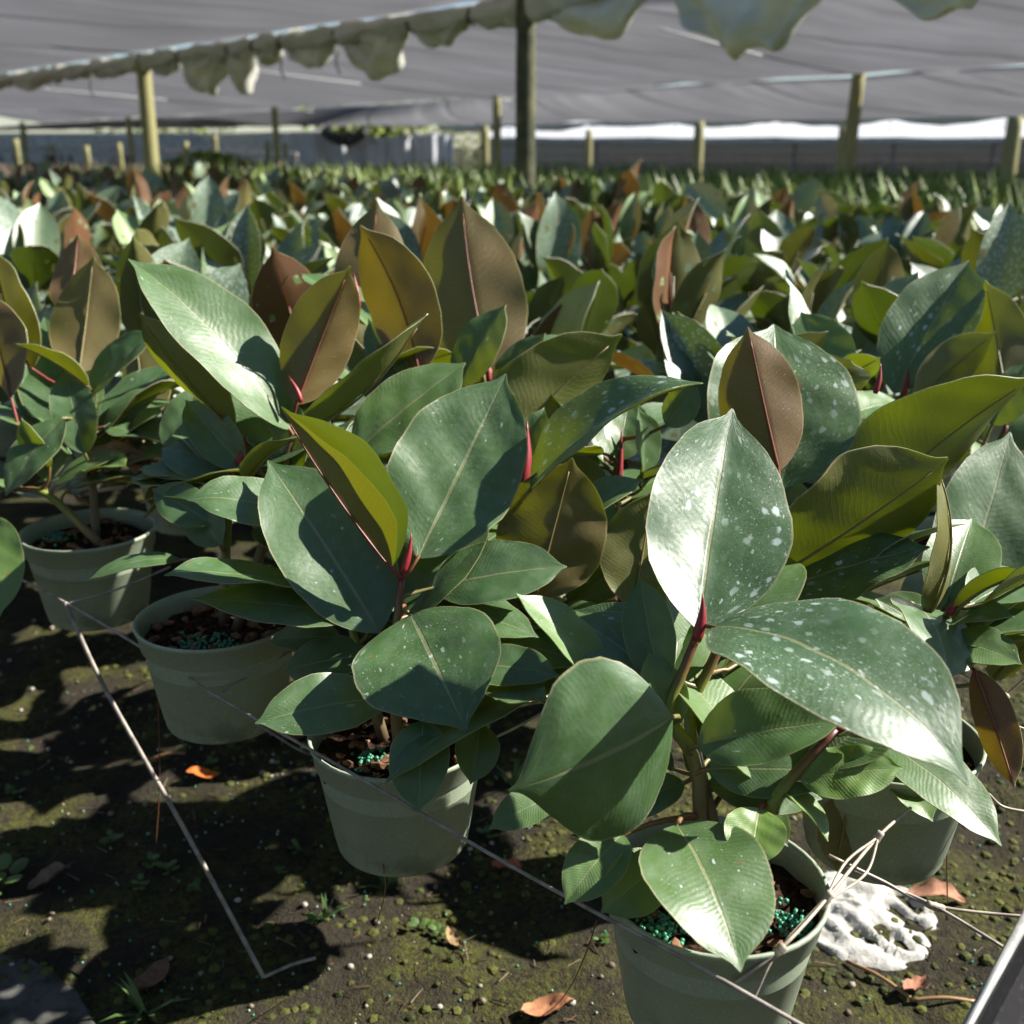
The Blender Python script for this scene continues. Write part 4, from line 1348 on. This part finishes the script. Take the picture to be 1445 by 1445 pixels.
def variant(seed):
    """list of (name, mesh, location, rotation) parts of one potted rubber plant, origin at the pot base"""
    rnd = random.Random(seed)
    tmp = bpy.data.objects.new('tmp', None)
    stems = []
    parts = []
    ns = rnd.choice((2, 2, 3))
    for k in range(ns):
        a = rnd.random() * 6.28
        h = rnd.uniform(.15, .25) * (1 if k == 0 else .85)
        o0 = Vector((math.cos(a) * .02, math.sin(a) * .02, .115))
        o1 = o0 + Vector((math.cos(a) * .05, math.sin(a) * .05, h))
        stems.append(smooth_path([o0, o0.lerp(o1, .5) + Vector((rnd.gauss(0, .01), rnd.gauss(0, .01), 0)), o1], 9))
    objs = []
    for st in stems:
        objs.append(tube('stem', st, .0055, 'stem', tmp, 6, [BRN, (.2, .17, .05), DRED]))
    for k, st in enumerate(stems):
        nl = rnd.choice((7, 8, 8, 9))
        az = rnd.random() * 6.28
        for i in range(nl):
            f = i / (nl - 1)
            az += 2.4 + rnd.gauss(0, .3)
            q = st[min(8, int(3 + f * 5.5))]
            el = -15 + 70 * f + rnd.gauss(0, 20)
            L = rnd.choice((.135, .165, .185, .20, .21, .225)) * (.85 + .2 * f)
            dv = Vector((math.cos(az) * math.cos(R(el)), math.sin(az) * math.cos(R(el)), math.sin(R(el))))
            B = q + dv * rnd.uniform(.02, .04)
            yg = 0.0 if f < .5 else rnd.choice((0, 0, .05, .08, .2, .9))
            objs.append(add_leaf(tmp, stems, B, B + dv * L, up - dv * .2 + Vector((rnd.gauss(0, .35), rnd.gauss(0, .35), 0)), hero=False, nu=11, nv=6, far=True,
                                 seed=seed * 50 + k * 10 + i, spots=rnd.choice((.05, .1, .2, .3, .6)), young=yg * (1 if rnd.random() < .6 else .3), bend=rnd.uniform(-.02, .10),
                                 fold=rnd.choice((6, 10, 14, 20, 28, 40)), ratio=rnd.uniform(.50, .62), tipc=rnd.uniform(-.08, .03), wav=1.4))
        objs.append(add_bud(tmp, st[-1], st[-1] + Vector((rnd.gauss(0, .01), rnd.gauss(0, .01), rnd.uniform(.03, .07))), .0045))
    return tmp, objs


variants = [variant(900 + i) for i in range(16)]
rnd = random.Random(5)
spots_ = []
for j in range(1, 13):
    for i in range(-16, 44):
        if (i, j) in taken:
            continue
        p = G0 + U_ * i + V_ * j
        if p.y < 1.2:
            continue
        pr = (p.x * F / (p.y * CP + (CH - .75) * SP))
        if abs(pr) > 722 + 0.22 * F / p.y + 60:
            continue
        if p.x > .55 and p.y < 1.55 or (.85 < p.x < 1.5 and 1.6 < p.y < 2.3):
            continue
        spots_.append((i, j, p))
spots_.sort(key=lambda q: q[2].y)
spots_ = spots_[:292]
FIELD = 'rubber plant in the crowded green field behind the front rows, its pot hidden'
NUM = ['first', 'second', 'third', 'fourth', 'fifth', 'sixth', 'seventh', 'eighth', 'ninth', 'tenth', 'eleventh', 'twelfth']
rank = {}
for j in range(1, 6):
    for k, i in enumerate(sorted([q[0] for q in spots_ if q[1] == j] + [t_[0] for t_ in taken if t_[1] == j])[:12]):
        rank[(i, j)] = 'rubber plant %s from the right in the %s diagonal row behind the front pots' % (NUM[k], NUM[j - 1])
cc = 0
for i, j, p in spots_:
    tmp, objs = variants[cc % len(variants)]
    cc += 1 + rnd.randrange(3)
    q = p + Vector((rnd.gauss(0, .025), rnd.gauss(0, .025), .40 + rnd.uniform(-.03, .03)))
    root = empty('rubber_plant', q, rank.get((i, j), FIELD), 'plant', 'rubber plants crowded in the field')
    root.rotation_euler.z = rnd.random() * 6.28
    s_ = rnd.uniform(.9, 1.14)
    root.scale = (s_, s_, s_)
    pot_parts(root)
    if p.y < 2.6:
        soil_part(root)
    for o in objs:
        c = o.copy()
        col.objects.link(c)
        c.parent = root
        if p.y < 6.0:
            for g in o.children:
                d = g.copy()
                col.objects.link(d)
                d.parent = c
for tmp, objs in variants:
    for o in objs:
        for g in list(o.children):
            bpy.data.objects.remove(g)
        bpy.data.objects.remove(o)
    bpy.data.objects.remove(tmp)

# ------------------------------------------------------------------ wire rack
rack = empty('wire_rack', P(90, 850, 1.62), 'thin rusty wire rack holding the front pots above the ground', 'rack')


def wire(pts, r=.0022, mat='wire', n=24, name='wire'):
    return tube(name, smooth_path([P(*q) for q in pts], n), r * (.8 if mat == 'wire' else .62), mat, rack, 6)


wire([(-20, 800, 1.75), (30, 818, 1.68), (95, 852, 1.60), (190, 908, 1.48), (310, 985, 1.285), (430, 1053, 1.20), (560, 1128, 1.13), (700, 1210, 1.06), (830, 1282, .97), (960, 1350, .895), (1130, 1446, .85), (1250, 1515, .84)], .0023, n=60)
wire([(92, 850, 1.60), (150, 975, 1.60), (260, 1170, 1.60), (372, 1379, 1.585)], .0042, name='rack_leg')
wire([(372, 1379, 1.585), (410, 1362, 1.60), (445, 1352, 1.62)], .003, name='rack_foot')
wire([(1030, 1393, .93), (1100, 1340, .93), (1165, 1270, .97), (1235, 1185, 1.05), (1285, 1140, 1.10)], .0028, 'wire_pale')
wire([(1062, 1412, .925), (1098, 1342, .932), (1170, 1262, .975)], .0022, 'wire_pale')
wire([(1168, 1262, .975), (1195, 1215, 1.01), (1238, 1182, 1.05)], .0022, 'wire_pale')
wire([(1172, 1268, .97), (1222, 1232, 1.02), (1240, 1180, 1.05)], .0022, 'wire_pale')
wire([(1170, 1207, 1.04), (1245, 1243, 1.04), (1318, 1278, 1.035), (1450, 1294, 1.02), (1500, 1298, 1.0)], .0026, 'wire_pale')
wire([(1190, 1222, 1.04), (1260, 1252, 1.04), (1325, 1282, 1.032), (1415, 1336, 1.0)], .0022)
wire([(1385, 1010, 1.22), (1415, 985, 1.22), (1450, 955, 1.22)], .0026, 'wire_pale')
wire([(1395, 1120, 1.2), (1415, 1138, 1.2), (1450, 1146, 1.2)], .0026, 'wire_pale')
wire([(1395, 1010, 1.22), (1450, 1030, 1.22)], .002, 'wire_pale')
wire([(425, 885, 1.42), (470, 880, 1.42), (540, 872, 1.42)], .0028, 'wire_pale')
wire([(300, 985, 1.33), (400, 925, 1.40), (470, 882, 1.43)], .002)
wire([(690, 1045, 1.26), (740, 1020, 1.30), (800, 985, 1.36)], .0028, 'wire_pale')
wire([(690, 880, 1.45), (735, 880, 1.45), (800, 905, 1.45)], .0026, 'wire_pale')
wire([(360, 1020, 1.30), (440, 1065, 1.32), (470, 1040, 1.36)], .0020)
wire([(95, 852, 1.60), (170, 830, 1.62), (240, 800, 1.66)], .0022)
for k, (px, py, d, ax) in enumerate(((1097, 1343, .93, (1, .9)), (1166, 1270, .972, (.6, 1)), (1237, 1184, 1.05, (.7, 1)), (1320, 1279, 1.034, (1, -.3)), (1414, 987, 1.22, (1, .8)))):
    c = P(px, py, d)
    dv = camvec((ax[0], ax[1], 0))
    path = [c + dv * (i / 6 - .5) * .017 for i in range(7)]
    tube('wire_clip', path, [.0034, .0040, .0036, .0042, .0036, .0040, .0034], 'wire_pale', rack, 8)

# ------------------------------------------------------------------ ground litter
def on_ground(px, py, dz=0.0):
    q = PZ(px, py, 0)
    q.z = gz(q.x, q.y) + dz
    return q


def ground_litter():
    rnd = random.Random(3)
    peb, pri, mos = [], [], []
    for _ in range(3000):
        x, y = rnd.uniform(-1.3, 1.3), rnd.uniform(.75, 2.6)
        if mnoise.noise((x * 4, y * 4, 11)) + .5 * rnd.random() < .12:
            continue
        s_ = .0012 + .005 * rnd.random() ** 4
        b = rnd.random()
        peb.append(((x, y, gz(x, y) + s_ * .5), (s_ * 1.2, s_, s_ * .8), rnd.random() * 6, rnd.choice(((.34, .29, .21), (.24, .19, .13), (.15, .12, .08), (.10, .08, .05), (.42, .39, .33)))))
    for _ in range(700):
        x, y = rnd.uniform(-1.0, 1.2), rnd.uniform(.8, 2.2)
        pri.append(((x, y, gz(x, y) + .002), (.0022, .0022, .0022), 0, rnd.choice(((.10, .30, .22), (.25, .38, .26), (.03, .25, .14)))))
    for _ in range(5200):
        x, y = rnd.uniform(-1.2, 1.3), rnd.uniform(.75, 2.5)
        if mnoise.noise((x * 2.2, y * 2.2, 7)) + .25 * rnd.random() < (.05 if x < .35 else -.25):
            continue
        s_ = rnd.uniform(.004, .011)
        g = rnd.random()
        mos.append(((x, y, gz(x, y)), (s_, s_ * .9, s_ * .55), rnd.random() * 6, (.03 + .07 * g, .040 + .065 * g, .007 + .012 * g)))
    lv, lf, lt = [], [], []
    for _ in range(1500):
        x, y = rnd.uniform(-1.3, 1.3), rnd.uniform(.75, 2.4)
        a, ln, w_ = rnd.random() * 6.28, rnd.uniform(.008, .035), rnd.uniform(.0006, .0016)
        dx, dy = Vector((math.cos(a), math.sin(a), rnd.uniform(-.15, .25))) * ln, Vector((-math.sin(a), math.cos(a), 0)) * w_
        c = Vector((x, y, gz(x, y) + .002))
        b = len(lv)
        lv += [c - dy, c + dy, c + up * w_ * 1.5, c + dx - dy * .5, c + dx + dy * .5, c + dx + up * w_]
        lf += [(b, b + 1, b + 4, b + 3), (b + 1, b + 2, b + 5, b + 4), (b + 2, b, b + 3, b + 5)]
        lt += [rnd.choice(((.16, .09, .05), (.10, .06, .035), (.22, .16, .10), (.06, .045, .03)))] * 6
    kind(tag(mesh_obj('plant_litter', lv, lf, 'tint', tint=lt), 'fine brown straw and root litter on the soil', 'litter'), 'stuff')
    kind(tag(scatter_lumps('gravel', peb, 'tint'), 'fine beige gravel strewn over the dark soil', 'gravel'), 'stuff')
    kind(tag(scatter_lumps('spilled_fertilizer', pri, 'prill'), 'spilled teal fertilizer beads on the ground', 'fertilizer'), 'stuff')
    kind(tag(scatter_lumps('moss', mos, 'tint', smooth=False), 'cushions of olive moss on the ground', 'moss'), 'stuff')


ground_litter()


def dead_leaf(px, py, L, az, colr, label, seed, curl=.25):
    rnd_ = random.Random(seed)
    c = on_ground(px, py, .012)
    nu, nv = 12, 6
    verts, faces = [], []
    dx, dy = Vector((math.cos(az), math.sin(az), 0)), Vector((-math.sin(az), math.cos(az), 0))
    for s_ in (0, 1):
        for i in range(nu + 1):
            t = i / nu
            h = np.interp(t, PT, PW) * L * .26
            for j in range(nv + 1):
                v = j / nv * 2 - 1
                z = curl * h * v * v + .10 * L * math.sin(t * 5 + seed) + .006 * mnoise.noise((t * 6, v * 2, seed))
                verts.append(dx * (L * (t - .5)) + dy * (v * h * (1 - curl * .3)) + up * (max(-.004, z) + s_ * .0012))
    cN, N = nv + 1, (nu + 1) * (nv + 1)
    for i in range(nu):
        for j in range(nv):
            q = (i * cN + j, i * cN + j + 1, (i + 1) * cN + j + 1, (i + 1) * cN + j)
            faces += [q[::-1], tuple(x + N for x in q)]
    tint = []
    for v in verts:
        g = .75 + .5 * rnd_.random()
        tint.append([x * g for x in colr])
    o = mesh_obj('fallen_leaf', verts, faces, 'tint', tint=tint)
    o.location = c
    tag(o, label, 'leaf', 'dead leaves lying on the ground')


dead_leaf(288, 1103, .062, .1, (.62, .17, .03), 'bright orange fallen leaf on the sunlit soil at the left', 1, .2)
dead_leaf(215, 1385, .078, 1.2, (.20, .11, .07), 'brown fallen leaf near the bottom left corner', 2, .3)
dead_leaf(772, 1432, .075, .2, (.45, .20, .10), 'pinkish-brown crumpled leaf at the bottom edge left of the nearest pot', 3, .5)
dead_leaf(715, 1225, .06, -.6, (.50, .16, .09), 'small reddish fallen leaf under the front wire', 4, .3)
dead_leaf(1320, 1270, .09, -.3, (.40, .20, .12), 'long rust-coloured fallen leaf beside the white lump', 5, .3)
dead_leaf(1345, 1160, .08, .3, (.42, .16, .09), 'reddish dry leaf on the moss beside the right-hand pot', 6, .4)
dead_leaf(400, 1045, .10, .1, (.20, .09, .06), 'dull reddish leaf in the shade between two pots', 7, .3)
dead_leaf(1290, 1395, .05, .6, (.36, .16, .10), 'small curled reddish leaf on the moss near the black tray', 8, .6)
dead_leaf(640, 1330, .045, 2.0, (.30, .2, .1), 'small tan leaf in the dark shadow between the pots', 9, .5)
dead_leaf(70, 1245, .07, .7, (.22, .15, .10), 'curled brown leaf near the left edge of the photo', 10, .6)


def crumpled_leaf(px, py, d, size, colr, label, seed):
    c = P(px, py, d)
    verts, faces, tint = [], [], []
    n, m_ = 16, 10
    for s_ in (0, 1):
        for i in range(n + 1):
            for j in range(m_ + 1):
                u, v = i / n * 2 - 1, j / m_ * 2 - 1
                e = 1 - .35 * v * v
                z = .35 * mnoise.noise((u * 2.2, v * 2.2, seed)) + .15 * mnoise.noise((u * 6, v * 6, seed + 3)) - .25 * u * u
                verts.append(Vector((u * size * e, .4 * v * size, z * size * .8 + .25 * v * size + s_ * .0012)))
                g = .7 + .5 * mnoise.noise((u * 5, v * 5, 1)) + .15
                tint.append([x * g for x in colr])
    cN, N = m_ + 1, (n + 1) * (m_ + 1)
    for i in range(n):
        for j in range(m_):
            q = (i * cN + j, i * cN + j + 1, (i + 1) * cN + j + 1, (i + 1) * cN + j)
            faces += [q, tuple(x + N for x in q[::-1])]
    o = mesh_obj('dry_leaf', verts, faces, 'tint', tint=tint)
    o.location = c
    tag(o, label, 'leaf')


crumpled_leaf(165, 640, 1.74, .055, (.34, .20, .13), 'crumpled dry brown leaf caught among the stems of the leftmost plant', 5)


def white_lump():
    c = on_ground(1222, 1290)
    verts, faces = [], []
    nu, nv = 56, 22
    for j in range(nv + 1):
        e = j / nv * math.pi / 2
        for i in range(nu):
            a = 2 * math.pi * i / nu
            ro = 1 + .16 * math.sin(2 * a + .6) + .12 * mnoise.noise((math.cos(a) * 2, math.sin(a) * 2, 3))
            x, y = math.cos(a) * math.cos(e) * .105 * ro, math.sin(a) * math.cos(e) * .125 * ro
            z = .024 * math.sin(e) ** .6
            q = Vector((x * 26, y * 26, z * 20))
            cr = 1 - abs(mnoise.noise(q)) * 2
            z += .016 * cr * math.sin(min(1.5, e * 2 + .1)) - .009 + .008 * mnoise.noise(q * 2.0) + .004 * mnoise.noise(q * 4.5)
            verts.append((x - y * .25, y, z * .75 - .003))
    for j in range(nv):
        for i in range(nu):
            i2 = (i + 1) % nu
            faces.append((j * nu + i, j * nu + i2, (j + 1) * nu + i2, (j + 1) * nu + i))
    o = mesh_obj('white_lump', verts, faces, 'white_rock')
    o.location = c
    tag(o, 'crumpled chalky white lump lying on the moss right of the nearest pot', 'lump')


white_lump()


def black_tray():
    root = empty('black_tray', P(1440, 1440, .86), 'corner of a black plastic tray with grey rim at the bottom right corner', 'tray')
    q = [P(1352, 1470, .83), P(1452, 1288, .93), P(1640, 1330, .93), P(1560, 1560, .80)]
    z = sum(v.z for v in q) / 4
    q = [Vector((v.x, v.y, v.z)) for v in q]
    c = sum(q, Vector()) / 4
    inner = [v.lerp(c, .10) - up * .004 for v in q]
    floor = [v.lerp(c, .16) - up * .03 for v in q]
    low = [v - up * .06 for v in q]
    V8 = q + inner
    tube('rim', [q[1], q[0], q[3]], .0045, 'tray_rim', root, 8)
    verts = [v - root.location for v in inner + floor + q + low]
    faces = [(4, 5, 6, 7)]
    for i in range(4):
        k = (i + 1) % 4
        faces += [(i, k, 4 + k, 4 + i), (8 + i, 8 + k, k, i), (12 + i, 12 + k, 8 + k, 8 + i)]
    mesh_obj('tray_body', verts, faces, 'tray', root, smooth=False)


black_tray()


def paver(pts, mat, label, z=.014):
    g = [PZ(px, py, 0) for px, py in pts]
    n = len(g)
    c = sum(g, Vector()) / n
    ring = []
    for i in range(n):
        a, b = g[i], g[(i + 1) % n]
        for t in (0, .2, .4, .6, .8):
            p = a.lerp(b, t)
            ring.append(p + (c - p) * (.05 * mnoise.noise((p.x * 25, p.y * 25, 2))))
    m_ = len(ring)
    verts = [r + up * -.02 for r in ring] + [r + up * (z - .006) for r in ring] + [r.lerp(c, .05) + up * z for r in ring] + [c + up * z]
    faces = []
    for i in range(m_):
        k = (i + 1) % m_
        faces += [(i, k, m_ + k, m_ + i), (m_ + i, m_ + k, 2 * m_ + k, 2 * m_ + i), (2 * m_ + i, 2 * m_ + k, 3 * m_)]
    tag(mesh_obj('paving_slab', verts, faces, mat, smooth=False), label, 'slab', 'slabs set in the soil')


paver([(-60, 1340), (40, 1352), (110, 1400), (150, 1470), (120, 1540), (-80, 1540)], 'paver', 'grey concrete slab at the bottom left corner', .006)


def weed(px, py, s_, seed, label, style=0):
    rnd_ = random.Random(seed)
    root = on_ground(px, py, 0)
    verts, faces, tint = [], [], []
    nl = rnd_.choice((6, 8, 9)) if style == 0 else 12
    for i in range(nl):
        a = rnd_.random() * 6.28
        e = R(rnd_.uniform(20, 70))
        r = s_ * rnd_.uniform(.5, 1)
        dv = Vector((math.cos(a) * math.cos(e), math.sin(a) * math.cos(e), math.sin(e)))
        sd = Vector((-math.sin(a), math.cos(a), 0))
        c = dv * r
        if style == 0:
            w_, l_ = s_ * .28, s_ * .36
            flat = Vector((math.cos(a), math.sin(a), .3)).normalized()
            b = len(verts)
            ring = [c + flat * (l_ * math.cos(q)) + sd * (w_ * math.sin(q)) for q in np.linspace(0, 2 * math.pi, 9)[:-1]]
            verts += ring + [c + up * s_ * .05]
            faces += [(b + q, b + (q + 1) % 8, b + 8) for q in range(8)]
            verts += [Vector((-.001, 0, 0)), Vector((.001, 0, 0)), c]
            faces.append((b + 9, b + 10, b + 11))
            k = 12
        else:
            b = len(verts)
            w_ = s_ * .07
            tip = dv * s_ * 1.6 - up * s_ * .3
            mid = dv * s_ * .9
            verts += [-sd * w_, sd * w_, mid + sd * w_ * .9, mid - sd * w_ * .9, tip]
            faces += [(b, b + 1, b + 2, b + 3), (b + 3, b + 2, b + 4)]
            k = 5
        g = rnd_.random()
        tint += [(.035 + .05 * g, .075 + .07 * g, .015 + .02 * g)] * k
    o = mesh_obj('weed', verts, faces, 'weed', tint=tint, smooth=False)
    o.location = root
    tag(o, label, 'weed', 'small weeds on the ground')


WL = 'tiny green weed sprouting from the dark soil'
for k, (px, py, s_, st) in enumerate(((157, 1187, .028, 0), (215, 1225, .026, 0), (238, 1235, .03, 0), (200, 1258, .024, 0), (280, 1265, .028, 0), (460, 1300, .04, 1), (595, 1310, .03, 0), (618, 1318, .025, 0),
                                      (545, 1250, .045, 1), (420, 1200, .025, 0), (395, 1230, .022, 0), (20, 1115, .03, 0), (300, 1080, .022, 0), (850, 1330, .02, 0), (690, 1180, .03, 0), (725, 1120, .06, 1), (1010, 1360, .02, 0), (445, 1310, .03, 0))):
    weed(px, py, s_ * .72, 40 + k, WL, st)
weed(205, 1432, .05, 99, 'pale grassy weed tuft below the brown leaf at the bottom left', 1)
weed(5, 1250, .05, 98, 'rounded green seedling at the left edge of the photo', 0)

# hanging roots and straws
for k, (pts, lab) in enumerate((
        ([(1335, 1140, 1.22), (1336, 1220, 1.3), (1337, 1275, 1.38)], 'thin red-brown straw hanging below the right-hand leaf'),
        ([(842, 1300, 1.0), (825, 1350, 1.2), (800, 1400, 1.45), (765, 1440, 1.6)], 'thin dark root trailing from the wire to the crumpled leaf'),
        ([(541, 1220, 1.2), (543, 1260, 1.35), (530, 1310, 1.55)], 'thin root hanging under the second pot'),
        ([(222, 960, 1.5), (225, 1100, 1.6), (220, 1190, 1.68)], 'thin dark root hanging beside the rack leg'))):
    tag(tube('dangling_root', smooth_path([P(*q) for q in pts], 14), .0009, 'stem', None, 5, [(.16, .06, .03), (.2, .09, .04)]), lab, 'root')
for k, (a_, b_, lab) in enumerate((((1195, 1355), (1285, 1405), 'tan dry twig on the moss left of the black tray'), ((1285, 1408), (1380, 1412), 'orange dry twig touching the black tray'),
                                   ((215, 1070), (262, 1066), 'pale twig lying under the third pot'))):
    A_, B_ = on_ground(*a_, .006), on_ground(*b_, .006)
    tag(tube('twig', smooth_path([A_, A_.lerp(B_, .5) + up * .006, B_], 10), .0028, 'stem', None, 6, [(.30, .16, .07), (.36, .20, .09)]), lab, 'twig')
